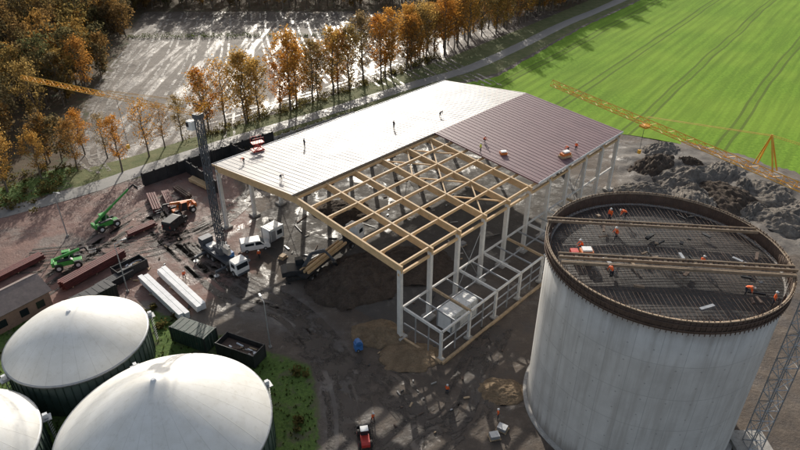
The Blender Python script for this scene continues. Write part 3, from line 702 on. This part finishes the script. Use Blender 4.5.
def stack(name,p,q,w,rows,layers,k,sz=(.35,.3),gap=.1,z0=.2):
    L_=math.hypot(q[0]-p[0],q[1]-p[1]); mb=MB()
    for i in range(3): mb.box((-L_*.38+i*L_*.38,0,.1),(.2,w,.2),'wood2')
    for a_ in range(layers):
        for j in range(rows):
            y=-w/2+sz[0]/2+j*(w-sz[0])/max(1,rows-1); o_=random.uniform(-.25,.25); z=z0+sz[1]/2+a_*(sz[1]+.06)
            if k=='redbeam':
                mb.box((o_,y,z-sz[1]/2+.03),(L_,sz[0],.05),k);mb.box((o_,y,z+sz[1]/2-.03),(L_,sz[0],.05),k);mb.box((o_,y,z),(L_,.06,sz[1]-.11),k)
            else: mb.box((o_,y,z),(L_,sz[0],sz[1]),k)
    return mb.obj(name,((p[0]+q[0])/2,(p[1]+q[1])/2,.03),ang(p,q))
stack('steel_beam_stack',(-53.5,79),(-47.5,88.5),1.7,4,3,'redbeam',(.34,.42))
stack('steel_beam_stack',(-66,80),(-61,88),1.6,4,2,'redbeam',(.34,.4))
stack('steel_beam_stack',(-50,110),(-46.5,103.5),1.6,4,2,'redbeam',(.3,.35))
stack('steel_beam_stack',(-47.5,111),(-44,104.5),1.4,4,2,'redbeam',(.3,.35))
stack('steel_beam_stack',(-49,95),(-45.5,99),1.5,4,2,'redbeam',(.3,.3))
stack('steel_beam_stack',(-46,113),(-42,109),1.2,3,2,'rust',(.3,.3))
stack('timber_stack',(-44,117),(-39,113),1.4,4,2,'wood',(.3,.3))
stack('timber_stack',(-47.5,78),(-44,83),1.6,4,3,'dark',(.35,.35))
stack('wrapped_panel_stack',(-41.3,81.3),(-31.8,71.6),1.5,2,2,'tin',(.72,.55))
stack('wrapped_panel_stack',(-39.0,83.3),(-29.8,73.6),1.5,2,2,'tin',(.72,.55))
container('dark_container',(-29,66.9,.05),ang((-31,68),(-18,62)),6.0,2.5,2.6,'dkgreen')
container('roll_off_skip',(-21.8,64.0,.05),ang((-31,68),(-18,62)),6.2,2.5,2.2,'black',True)
container('roll_off_skip',(-44.5,84.0,.05),rad(50),5,2.3,1.6,'black',True)
container('storage_container',(-46.5,75.3,.05),rad(52),6,2.4,2.5,'black')
def wall_run(name,pts,h,k,cap):
    mb=MB()
    for i in range(len(pts)-1):
        p,q=pts[i],pts[i+1]; L_=math.hypot(q[0]-p[0],q[1]-p[1]); n=max(1,int(L_/2.4)); dx,dy=(q[0]-p[0])/L_,(q[1]-p[1])/L_
        for j in range(n):
            a0=L_*j/n+.02; a1=L_*(j+1)/n-.02
            mb.beam((p[0]+dx*a0,p[1]+dy*a0,h/2),(p[0]+dx*a1,p[1]+dy*a1,h/2),.25,h,k)
            mb.beam((p[0]+dx*a0,p[1]+dy*a0,.3),(p[0]+dx*a0,p[1]+dy*a0,h+.3),.3,.35,cap)
    return mb.obj(name)
wall_run('bunker_wall',[(-53,114.5),(-38,129.5),(-30,137)],2.8,'black','dark')
wall_run('bunker_wall',[(-46,121),(-37,111.5)],2.8,'black','dark')
wall_run('bunker_wall',[(-38,129),(-27,117.5)],3.2,'black','dark')
wall_run('bunker_wall',[(-30,137),(-12,154)],1.3,'conc','conc')

def lamp(loc,rz,h=9):
    mb=MB(); mb.tube((0,0,0),(0,0,h),.11,'steel',8,.06); mb.tube((0,0,h),(1.2,0,h+.25),.05,'steel',6); mb.box((1.5,0,h+.25),(.7,.28,.12),'steel'); mb.box((1.5,0,h+.18),(.5,.2,.03),'lamp'); mb.box((0,0,.15),(.4,.4,.3),'conc')
    return mb.obj('street_lamp',loc,rz)
lamp((-43,78.6,0),rad(40)); lamp((-18.2,65.8,0),rad(120),8); lamp((-60,95,0),rad(-30))
def house(name,loc,rz,Lx,Ly,h,rh):
    e=empty(name,loc,rz); mb=MB(); mb.box((0,0,h/2),(Lx,Ly,h),'brick')
    mb.add([(-Lx/2,-Ly/2,h),(-Lx/2,Ly/2,h),(-Lx/2,0,h+rh),(Lx/2,-Ly/2,h),(Lx/2,Ly/2,h),(Lx/2,0,h+rh)],[(0,1,2),(5,4,3)],'brick'); mb.obj('walls',parent=e)
    r_=MB()
    for s_ in(-1,1):
        r_.beam((-Lx/2-.4,s_*(Ly/4+.15),h+rh/2+.02),(Lx/2+.4,s_*(Ly/4+.15),h+rh/2+.02),math.hypot(Ly/2+.4,rh)+.05,.14,'roofgrey',up=(0,s_*rh,Ly/2))
    r_.tube((-Lx/2-.4,0,h+rh+.1),(Lx/2+.4,0,h+rh+.1),.12,'roofgrey'); r_.obj('roof',parent=e)
    d_=MB()
    for x in(-.3,.05,.32): d_.box((Lx*x,-Ly/2-.01,h*.5),(1.2,.08,1.2),'glass'); d_.box((Lx*x,Ly/2+.01,h*.5),(1.2,.08,1.2),'glass')
    d_.box((-Lx/2-.01,0,1.05),(.08,1,2.1),'dark'); d_.obj('windows_and_door',parent=e)
house('brick_outbuilding',(-58.0,73.0,0),rad(55),9,6,3,1.6)
house('farm_building',(-170,262,0),rad(12),30,14,5,3.5)

mb=MB(); mb.box((0,0,.95),(1.4,1.1,1.5),'blue'); mb.tube((0,-.55,1.7),(0,.55,1.7),.55,'blue',16); mb.wheel((-.2,.55,.3),.3,.15); mb.wheel((-.2,-.55,.3),.3,.15); mb.beam((.7,0,.4),(1.6,0,.35),.08,.08,'dark'); o=mb.obj('mobile_compressor',(-5.8,65.2,.1),.4,bev=.04); o.scale=(.8,.8,.8)
def pallet(loc,rz,k='wood2'):
    mb=MB()
    for i in range(6): mb.box((-.5+i*.2,0,.14),(.14,1.4,.03),k)
    for y in(-.6,0,.6): mb.box((0,y,.06),(1.1,.12,.1),k)
    mb.box((0,0,.4),(.9,1.1,.45),random.choice(['wood2','steel'])); mb.obj('loaded_pallet',loc,rz)
for x,y in((11.2,50.2),(12.3,51.3),(-20,88),(-36,80),(-38.5,78),(4,84),(11,92)): pallet((x,y,gh(x,y)+.03),random.uniform(0,3))
db=MB()
for i in range(110):
    if i<22: x,y=random.gauss(4,6),random.gauss(59,5); ls=[.3,.5,.8]
    elif i<80: x,y=hw(random.uniform(2,40),random.uniform(2,40)); ls=[.4,.8,1.5,3]
    else: x,y=random.gauss(-36,9),random.gauss(90,10); ls=[.4,.8,1.5]
    if math.hypot(x-SC[0],y-SC[1])<SR+1.5: continue
    k=random.choice(['wood2','steel','dark','conc','rust','rust','dark']); l_=random.choice(ls)
    db.box((x,y,gh(x,y)+.08+random.uniform(0,.05)),(l_,random.uniform(.1,.3),random.uniform(.06,.2)),k,random.uniform(0,3.1))
db.obj('building_debris')

# ------------------------------------------------------------ soil heaps
def heapmat(name,a,b_):
    m,nt,b=newmat(name); tc=nn(nt,'ShaderNodeTexCoord').outputs['Object']; n1=noise(nt,tc,.7,5,.7); n2=noise(nt,tc,4,4,.7)
    c_=ramp(nt,n1,[(.3,a),(.7,b_)]); c_=mixc(nt,mapr(nt,n2,.45,.7,0,.5),c_,tuple(x*.55 for x in a)); nt.links.new(c_,b.inputs['Base Color']); b.inputs['Roughness'].default_value=.95; b.inputs['Specular IOR Level'].default_value=.2; bump(nt,b,math_(nt,'ADD',n1,math_(nt,'MULTIPLY',n2,.5)),1.,.4); return m
M['heapd']=heapmat('dark_topsoil',(.055,.042,.033),(.125,.097,.076)); M['heapb']=heapmat('sandy_soil',(.17,.12,.075),(.30,.22,.14)); M['heapg']=heapmat('grey_rubble',(.11,.095,.082),(.29,.26,.225))
def heap(loc,rx,ry,h,k,seed,rz=0,rugged=.4,n=56):
    g=np.linspace(-1,1,n); X,Y=np.meshgrid(g,g,indexing='ij'); R=np.hypot(X,Y)+ (fbm(X*2+seed,Y*2,seed)-.5)*.55
    Z=np.clip(1-R,0,1)**.8*h+ ((fbm(X*5+seed,Y*5,seed+5)-.5)*h*rugged+(fbm(X*14+seed,Y*14,seed+9)-.5)*h*rugged*.7)*np.clip((1-R)*4,0,1); Z-=np.where(R>=.98,.4,0)+.02
    vs=np.stack([X*rx*1.2,Y*ry*1.2,Z],-1).reshape(-1,3); idx=np.arange(n*n).reshape(n,n)
    F=np.stack([idx[:-1,:-1],idx[1:,:-1],idx[1:,1:],idx[:-1,1:]],-1).reshape(-1,4)
    mb=MB(); mb.add(vs.tolist(),F.tolist(),k,True); mb.obj('soil_heap',loc,rz)
heap((-7,81.5,0),7,5.5,3.4,'heapd',1,.4); heap((2.5,86,0),6,5,2.2,'heapd',2)
heap((-3,68.5,0),3.4,2.6,1.5,'heapb',3); heap((1.5,64,0),4,2.6,.8,'heapb',4); heap((13,57.5,0),3,2,.7,'heapb',5); heap((-11,104,0),5,4,2.0,'heapd',6)
for i,(x,y,a_,h_) in enumerate([(56,124,6,2.6),(62,118,7,2.6),(69,120,6,2.2),(66,109,7,2.6),(75,111,6,2.3),(80,103,8,2.8),(92,101,8,2.6),(58,108,6,2.1),(50,112,5,1.8),(104,93,8,2.6),(72,99,6,2.2),(60,132,5,1.8),(64,125,3,1.8),(71,114,3,2),(60,112,3,1.8),(86,108,4,1.8),(68,104,3,1.8)]):
    heap((x,y,0),a_,a_*.6,h_,'heapg' if i%3 else 'heapd',20+i,random.uniform(0,3),.65)

# ------------------------------------------------------------ trees
def tree_mesh(name,seed,h,cw,nleaf,ls,leaf,z0=.28,col=False,branches=26):
    rs=np.random.default_rng(seed); mb=MB()
    pts=[Vector((0,0,-.3))]
    for i in range(1,8): pts.append(Vector((rs.normal()*.12*i**.5,rs.normal()*.12*i**.5,h*.93*i/7)))
    r0=h*.016
    for i in range(7): mb.tube(pts[i],pts[i+1],r0*(1-i/7.6),'bark',6,r0*(1-(i+1)/7.6))
    ends=[]
    for b_ in range(branches):
        q=z0*.8+(.95-z0*.8)*((b_+rs.random())/branches); k=q*7; i=min(6,int(k)); base=pts[i].lerp(pts[i+1],k-i)
        a_=b_*2.4+rs.normal()*.4
        prof_=math.sin(math.pi*min(1,max(.08,(q-z0*.7)/(1.04-z0*.7)))**.75)
        ln=cw/2*max(.25,prof_)*rs.uniform(.75,1.15); up=rs.uniform(.35,.95)*ln+ .4
        tip=base+Vector((math.cos(a_)*ln,math.sin(a_)*ln,up)); mid=base.lerp(tip,.5)+Vector((0,0,-.08*ln))
        rb_=r0*(1-q)*.45+.03
        mb.tube(base,mid,rb_,'bark',4,rb_*.6); mb.tube(mid,tip,rb_*.6,'bark',4,.015)
        ends+= [(tip,.9),(mid,.8),(mid.lerp(tip,.5),.9)]
        for s_ in range(3):
            t2=mid.lerp(tip,rs.random())+Vector((rs.normal()*.25*ln,rs.normal()*.25*ln,rs.uniform(.1,.45)*ln)); mb.tube(mid.lerp(tip,rs.random()*.6),t2,rb_*.4,'bark',3,.01); ends.append((t2,.7))
    C=np.array([e[0][:] for e in ends]); S=np.array([e[1] for e in ends]); wgt=rs.random(len(C))**1.6+.05; wgt/=wgt.sum()
    ci=rs.choice(len(C),nleaf,p=wgt); P=C[ci]+rs.normal(size=(nleaf,3))*(S[ci]*cw*.085)[:,None]*np.array([1,1,1.05])
    P[:,2]=np.clip(P[:,2],h*z0*.6,h*1.05)
    U=rs.normal(size=(nleaf,3));U/=np.linalg.norm(U,axis=1)[:,None];V=np.cross(U,rs.normal(size=(nleaf,3)));V/=np.linalg.norm(V,axis=1)[:,None]
    sz=(ls*rs.uniform(.5,1.2,nleaf))[:,None]
    q=np.stack([P-U*sz,P-V*sz*.6,P+U*sz,P+V*sz*.6],1).reshape(-1,3)
    mb.add(q.tolist(),[(4*i,4*i+1,4*i+2,4*i+3) for i in range(nleaf)],leaf)
    return mb.obj(name,mesh_only=True)
rowT=[tree_mesh('autumn_tree_mesh',100+i,h,cw,nl,.27,'leafA',z0) for i,(h,cw,nl,z0) in enumerate([(20,8.5,2900,.25),(18,8,2600,.2),(21,7.5,2400,.3),(17,8,3000,.18),(19,8.5,1200,.28)])]
forT=[tree_mesh('woodland_tree_mesh',200+i,h,cw,nl,.42,'leafF',z0,branches=20) for i,(h,cw,nl,z0) in enumerate([(17,9,1100,.25),(15,8,1000,.2),(19,8,700,.3),(16,9,400,.28),(13,8,1100,.15)])]
rowpts=[(-49,141),(-25,164),(-4,187),(12,207),(36,240),(70,283),(112,336),(180,425)]
seg=[]
for i in range(len(rowpts)-1):
    p,q=rowpts[i],rowpts[i+1];L_=math.hypot(q[0]-p[0],q[1]-p[1])
    n=int(L_/3.6)
    for j in range(n):
        t_=(j+random.uniform(-.35,.35))/n; seg.append((p[0]+(q[0]-p[0])*t_,p[1]+(q[1]-p[1])*t_))
for i,(x,y) in enumerate(seg):
    for k_ in range(1 if y<195 else 2):
        off=random.uniform(-1.8,1.8)-k_*5
        xx,yy=x+off*.72+random.uniform(-.5,.5),y-off*.68
        if random.random()<.06: continue
        inst('autumn_tree',random.choice(rowT),(xx,yy,0),random.uniform(0,6.28),random.uniform(.75,1.15))
for x,y in((-60,121),(-57,129),(-66,128),(-72,130),(-55,134),(-76,118),(-80,112),(-78,126),(-52,138),(-70,122)): inst('autumn_tree',random.choice(rowT),(x,y,0),random.uniform(0,6.28),random.uniform(.5,.8))
fo=empty('forest')
pts=[]
for gx in np.arange(-215,-62,5.4):
    for gy in np.arange(96,360,5.4):
        x=gx+random.uniform(-2.2,2.2);y=gy+random.uniform(-2.2,2.2)
        if x<-45-.72*y: continue
        pts.append((x,y))
A=np.array(pts); sd=sdpoly(A[:,0],A[:,1],P_forest); gap=fbm(A[:,0]*.04,A[:,1]*.04,77)
for (x,y),s_,g_ in zip(pts,sd,gap):
    if s_>-.8 or (g_<.30): continue
    if y>276 and x>-110: continue
    orange=(y<185 and random.random()<.45)
    inst('forest_tree',random.choice(rowT if orange else forT),(x,y,0),random.uniform(0,6.28),random.uniform(.75,1.1)*(.8 if orange else 1),fo)
wl=empty('distant_woodland')
for gx in np.arange(-112,108,6.0):
    for gy in (281,288,296,306,318,336):
        x=gx+random.uniform(-2.5,2.5);y=gy+random.uniform(-2.5,2.5)+max(0,(gx-60))*1.1
        inst('woodland_tree',random.choice(forT+rowT[:1]),(x,y,0),random.uniform(0,6.28),random.uniform(.8,1.15),wl)
shr=MB(); rs=np.random.default_rng(5)
def shrub(mb,c,r,n,k='shrub'):
    P=rs.normal(size=(n,3))*np.array([r*.5,r*.5,r*.35])+np.array([c[0],c[1],r*.5]); P[:,2]=np.abs(P[:,2])
    U=rs.normal(size=(n,3));U/=np.linalg.norm(U,axis=1)[:,None];V=np.cross(U,rs.normal(size=(n,3)));V/=np.linalg.norm(V,axis=1)[:,None]
    q=np.stack([P-U*.25,P-V*.16,P+U*.25,P+V*.16],1).reshape(-1,3); mb.add(q.tolist(),[(4*i,4*i+1,4*i+2,4*i+3) for i in range(n)],k)
for x in np.arange(-100,20,1.6): shrub(shr,(x+random.uniform(-.6,.6),236+.04*x+random.uniform(-.7,.7)),random.uniform(.8,1.8),34)
shr.obj('field_hedge')
sh2=MB()
for i in range(170):
    t_=random.random(); j=random.choice([0,1,2]); P=[(-50,139),(-27,162),(-5,186),(12,207)]; p,q=P[j],P[j+1]
    shrub(sh2,(p[0]+(q[0]-p[0])*t_+random.uniform(-2,2),p[1]+(q[1]-p[1])*t_+random.uniform(-2,2)),random.uniform(.6,1.6),30)
for i in range(90):
    shrub(sh2,(random.uniform(-90,-70),random.uniform(103,124)),random.uniform(.5,1.4),30)
for i in range(60):
    t_=random.random(); shrub(sh2,(-38+26*t_+random.uniform(-.8,.8),130.5+24*t_+random.uniform(-.8,.8)),random.uniform(.5,1.2),26)
sh2.obj('roadside_shrubs')
sh3=MB()
for x,y in((-33,73),(-35,70.5),(-31,60.5),(-13,61),(-12.5,52),(-52,71),(-38,74)): 
    for j in range(3): shrub(sh3,(x+random.uniform(-1,1),y+random.uniform(-1,1)),random.uniform(.4,.8),40)
sh3.obj('shrubs')
gt=MB()
A=np.array([(random.uniform(-60,-9),random.uniform(40,76)) for i in range(2600)]); sd=sdpoly(A[:,0],A[:,1],P_grass1)
for (x,y),s_ in zip(A,sd):
    if s_>-.3 or math.hypot(x+26,y-47.6)<12 or math.hypot(x+42.3,y-62.2)<9.2: continue
    h_=random.uniform(.15,.4)
    for j in range(3):
        a_=random.uniform(0,6.28); gt.add([(x+.12*math.cos(a_),y+.12*math.sin(a_),-.02),(x-.12*math.cos(a_),y-.12*math.sin(a_),-.02),(x+random.uniform(-.2,.2),y+random.uniform(-.2,.2),h_)],[(0,1,2)],'shrub')
gt.obj('grass_tufts')

# ------------------------------------------------------------ people
def person_mesh(pose,jacket='hivis'):
    if pose=='stand':
        J=dict(pel=(0,0,.95),sp=(0,0,1.15),ch=(0,0,1.38),nk=(0,0,1.52),hd=(.02,0,1.62),ht=(.01,0,1.76))
        arms=lambda s:[(0,.19*s,1.43),(.03,.26*s,1.15),(.14,.25*s,.92)]; legs=lambda s:[(0,.10*s,.90),(.02,.12*s,.50),(-.01,.13*s,.08),(.16,.14*s,.04)]
    elif pose=='walk':
        J=dict(pel=(0,0,.93),sp=(.02,0,1.13),ch=(.05,0,1.36),nk=(.08,0,1.49),hd=(.12,0,1.59),ht=(.12,0,1.73))
        arms=lambda s:[(.04,.19*s,1.41),(.04-.14*s,.26*s,1.16),(.16-.16*s,.25*s,.95)]; legs=lambda s:[(0,.10*s,.89),(.14*s,.11*s,.50),(.22*s-.05,.12*s,.08),(.22*s+.12,.13*s,.04)]
    elif pose=='bend':
        J=dict(pel=(-.1,0,.88),sp=(.08,0,1.02),ch=(.30,0,1.10),nk=(.43,0,1.13),hd=(.53,0,1.12),ht=(.66,0,1.10))
        arms=lambda s:[(.33,.19*s,1.08),(.42,.24*s,.82),(.52,.18*s,.58)]; legs=lambda s:[(-.1,.10*s,.84),(.05,.14*s,.47),(-.05,.14*s,.08),(.12,.15*s,.04)]
    else:
        J=dict(pel=(-.12,0,.42),sp=(-.05,0,.62),ch=(.08,0,.84),nk=(.15,0,.97),hd=(.21,0,1.06),ht=(.23,0,1.20))
        arms=lambda s:[(.10,.19*s,.88),(.28,.25*s,.66),(.48,.18*s,.50)]; legs=lambda s:[(-.10,.12*s,.40),(.30,.19*s,.48),(.08,.17*s,.08),(.24,.18*s,.04)]
    V=[];E=[];R=[];kind=[]
    def v(p,r,k,par=None):
        V.append(p);R.append(r);kind.append(k)
        if par is not None:E.append((par,len(V)-1))
        return len(V)-1
    pel=v(J['pel'],.15,0);sp=v(J['sp'],.135,1,pel);ch=v(J['ch'],.155,1,sp);nk=v(J['nk'],.06,2,ch);hd=v(J['hd'],.085,2,nk);ht=v(J['ht'],.075,2,hd)
    for s in(-1,1):
        a=arms(s); s0=v(a[0],.075,1,ch);e0=v(a[1],.052,1,s0);w0=v(a[2],.032,1,e0)
        d=(Vector(a[2])-Vector(a[1])).normalized(); pm=Vector(a[2])+d*.07; side=Vector((1,0,0)) if abs(d.x)<.7 else Vector((0,1,0)); side=(side-d*side.dot(d)).normalized()
        pl=v(pm[:],.032,2,w0)
        for i,l in enumerate((.075,.085,.08,.06)):
            o=side*(i-1.5)*.022; b=pm+d*.03+o; k1=v((b)[:],.010,2,pl); m1=v((b+d*l*.5)[:],.009,2,k1); v((b+d*l*.85+Vector((0,-s*.02,0)))[:],.008,2,m1)
        th=v((Vector(a[2])+d*.035-side*.04)[:],.012,2,pl); v((Vector(a[2])+d*.08-side*.06)[:],.010,2,th)
        l=legs(s); h0=v(l[0],.10,0,pel);k0=v(l[1],.07,0,h0);an_=v(l[2],.045,3,k0);v(l[3],.04,3,an_)
    me=bpy.data.meshes.new('p'); me.from_pydata(V,E,[]); o=bpy.data.objects.new('p',me); COL.objects.link(o)
    md=o.modifiers.new('s','SKIN'); sk=me.skin_vertices[0].data
    for i,r_ in enumerate(R): sk[i].radius=(r_*(1.0),r_)
    sk[0].use_root=True
    sb=o.modifiers.new('d','SUBSURF');sb.levels=1;sb.render_levels=1
    dg=bpy.context.evaluated_depsgraph_get(); m2=bpy.data.meshes.new_from_object(o.evaluated_get(dg)); bpy.data.objects.remove(o)
    ks={0:'trouser',1:jacket,2:'skin',3:'dark'}
    for k in(0,1,2,3): m2.materials.append(M[ks[k]])
    m2.materials.append(M['helmet'])
    VA=np.array(V)
    segs=[(VA[a],VA[b],kind[b]) for a,b in E]
    for p in m2.polygons:
        c_=np.array(p.center); best=1e9;bk=0
        for a_,b_,k in segs:
            ab=b_-a_;t=np.clip(np.dot(c_-a_,ab)/np.dot(ab,ab),0,1);dd_=np.linalg.norm(c_-a_-ab*t)
            if dd_<best:best=dd_;bk=k
        p.material_index=bk;p.use_smooth=True
    bm=bmesh.new(); bm.from_mesh(m2)
    hc=Vector(J['hd']).lerp(Vector(J['ht']),.62); ax=(Vector(J['ht'])-Vector(J['hd'])).normalized()
    Rm=Vector((0,0,1)).rotation_difference(ax).to_matrix().to_4x4()
    r_=bmesh.ops.create_uvsphere(bm,u_segments=14,v_segments=10,radius=.125,matrix=Matrix.Translation(hc)@Rm@Matrix.Diagonal((1.1,.92,.85,1)))
    dele=[v_ for v_ in r_['verts'] if (v_.co-hc).dot(ax)<-.012]
    fs_=set(f for v_ in r_['verts'] for f in v_.link_faces)
    for f in fs_: f.material_index=4;f.smooth=True
    bmesh.ops.delete(bm,geom=dele,context='VERTS')
    fw=Vector((1,0,0)); fw=(fw-ax*fw.dot(ax)).normalized() if abs(ax.x)<.95 else Vector((0,0,-1))
    g=bmesh.ops.create_cone(bm,segments=16,radius1=.15,radius2=.145,depth=.012,cap_ends=True,matrix=Matrix.Translation(hc+fw*.015-ax*.01)@Rm)
    for f in set(f for v_ in g['verts'] for f in v_.link_faces): f.material_index=4
    base=Vector(J['hd'])+fw*.085
    lat=ax.cross(fw)
    for p_,s_,mi_ in((base-ax*.0,.018,2),(base+lat*.03+ax*.02,.010,3),(base-lat*.03+ax*.02,.010,3),(base-ax*.045,.012,3),(Vector(J['hd'])+lat*.09,.022,2),(Vector(J['hd'])-lat*.09,.022,2)):
        g=bmesh.ops.create_icosphere(bm,subdivisions=1,radius=s_,matrix=Matrix.Translation(p_))
        for f in set(f for v_ in g['verts'] for f in v_.link_faces): f.material_index=mi_
    bm.to_mesh(m2); bm.free(); return m2
PM={(p,'hivis'):person_mesh(p,'hivis') for p in('stand','walk','bend','crouch')}
PM[('stand','hiviy')]=person_mesh('stand','hiviy'); PM[('bend','trouser')]=person_mesh('bend','trouser'); PM[('stand','trouser')]=person_mesh('stand','trouser')
def person(x,y,z,pose='stand',j='hivis',rz=None): inst('construction_worker',PM[(pose,j)],(x,y,z),random.uniform(0,6.28) if rz is None else rz)
for x,y,p in((33.8,48.6,'bend'),(35.5,46.8,'stand'),(24.5,62.6,'stand'),(26.5,63.2,'bend'),(19.8,56.8,'crouch'),(31.5,53.5,'crouch'),(21.5,51.5,'bend'),(24,58.5,'walk')):
    person(x,y,22.55,p)
def rp(x,y,pose,j='hivis'):
    X,Y=hw(x,y); person(X,Y,roofz(y)+.03,pose,j)
rp(14,37,'stand','trouser'); rp(30,30,'stand','trouser'); rp(40,27,'bend','trouser'); rp(46,2,'bend'); rp(47.5,1.2,'stand'); rp(37,14,'crouch'); rp(33.3,12,'stand','hiviy'); rp(3,40,'bend'); rp(2,28,'bend','trouser')
for x,y in((-3.3,52.5),(-24,88),(-35,82),(6,57),(12,53)): person(x,y,gh(x,y)+.02,'walk' if x<0 else 'stand','hivis')
mb=MB()
for x in(-.9,.9):
    for y in(-.6,.6): mb.beam((x,y,0),(x,y,.6),.08,.08,'red')
mb.box((0,0,.35),(2.2,1.4,.25),'red'); mb.beam((-.6,-.5,.5),(.9,-.5,1.6),.1,.14,'red'); mb.beam((.9,-.5,.5),(-.6,-.5,1.6),.1,.14,'red'); mb.beam((-.6,.5,.5),(.9,.5,1.6),.1,.14,'red'); mb.beam((.9,.5,.5),(-.6,.5,1.6),.1,.14,'red'); mb.box((.1,0,1.7),(2.2,1.3,.15),'red')
for x in(-.9,.1,1.1): mb.beam((x,.6,1.7),(x,.6,2.7),.06,.06,'red'); mb.beam((x,-.6,1.7),(x,-.6,2.7),.06,.06,'red')
for s_ in(-.6,.6): mb.beam((-.9,s_,2.7),(1.1,s_,2.7),.06,.06,'red')
X,Y=hw(8,43); mb.obj('scissor_lift',(X,Y,roofz(43)+.02),.6)
mb=MB(); mb.box((0,0,.2),(2.2,1.2,.4),'wood2'); mb.box((0,0,.6),(1.8,1.0,.4),'orange'); mb.box((.2,.1,.95),(1.2,.8,.25),'white'); 
X,Y=hw(44,1.3); mb.obj('fixings_crate',(X,Y,roofz(1.3)+.02),.5)
mb=MB(); mb.box((0,0,.2),(1.2,.9,.4),'orange'); mb.box((0,0,.5),(1,.7,.2),'tin'); X,Y=hw(36,9); mb.obj('fixings_crate',(X,Y,roofz(9)+.02),.2)

# ------------------------------------------------------------ light, sky, camera
EL,AZ=rad(22),rad(-6)
W=bpy.data.worlds.new('World'); sc.world=W; W.use_nodes=True; nt=W.node_tree
sky=nn(nt,'ShaderNodeTexSky',sky_type='NISHITA',sun_disc=False,sun_elevation=EL,sun_rotation=AZ); sky.dust_density=2.5
hs=nn(nt,'ShaderNodeHueSaturation',ins={'Saturation':.6}); nt.links.new(sky.outputs[0],hs.inputs['Color'])
nt.links.new(hs.outputs[0],nt.nodes['Background'].inputs[0]); nt.nodes['Background'].inputs[1].default_value=.15
S=bpy.data.lights.new('sun','SUN'); S.energy=5; S.angle=rad(.55); S.color=(1,.93,.82)
so=bpy.data.objects.new('sun',S); COL.objects.link(so); so.rotation_euler=Vector((math.sin(AZ)*math.cos(EL),math.cos(AZ)*math.cos(EL),math.sin(EL))).to_track_quat('Z','Y').to_euler()
cam=bpy.data.cameras.new('camera'); cam.sensor_width=36; cam.lens=28.0; cam.clip_end=6000; cam.clip_start=.5
co=bpy.data.objects.new('camera',cam); COL.objects.link(co); co.location=(0,0,60); co.rotation_euler=(math.pi/2-.545,0,0); sc.camera=co
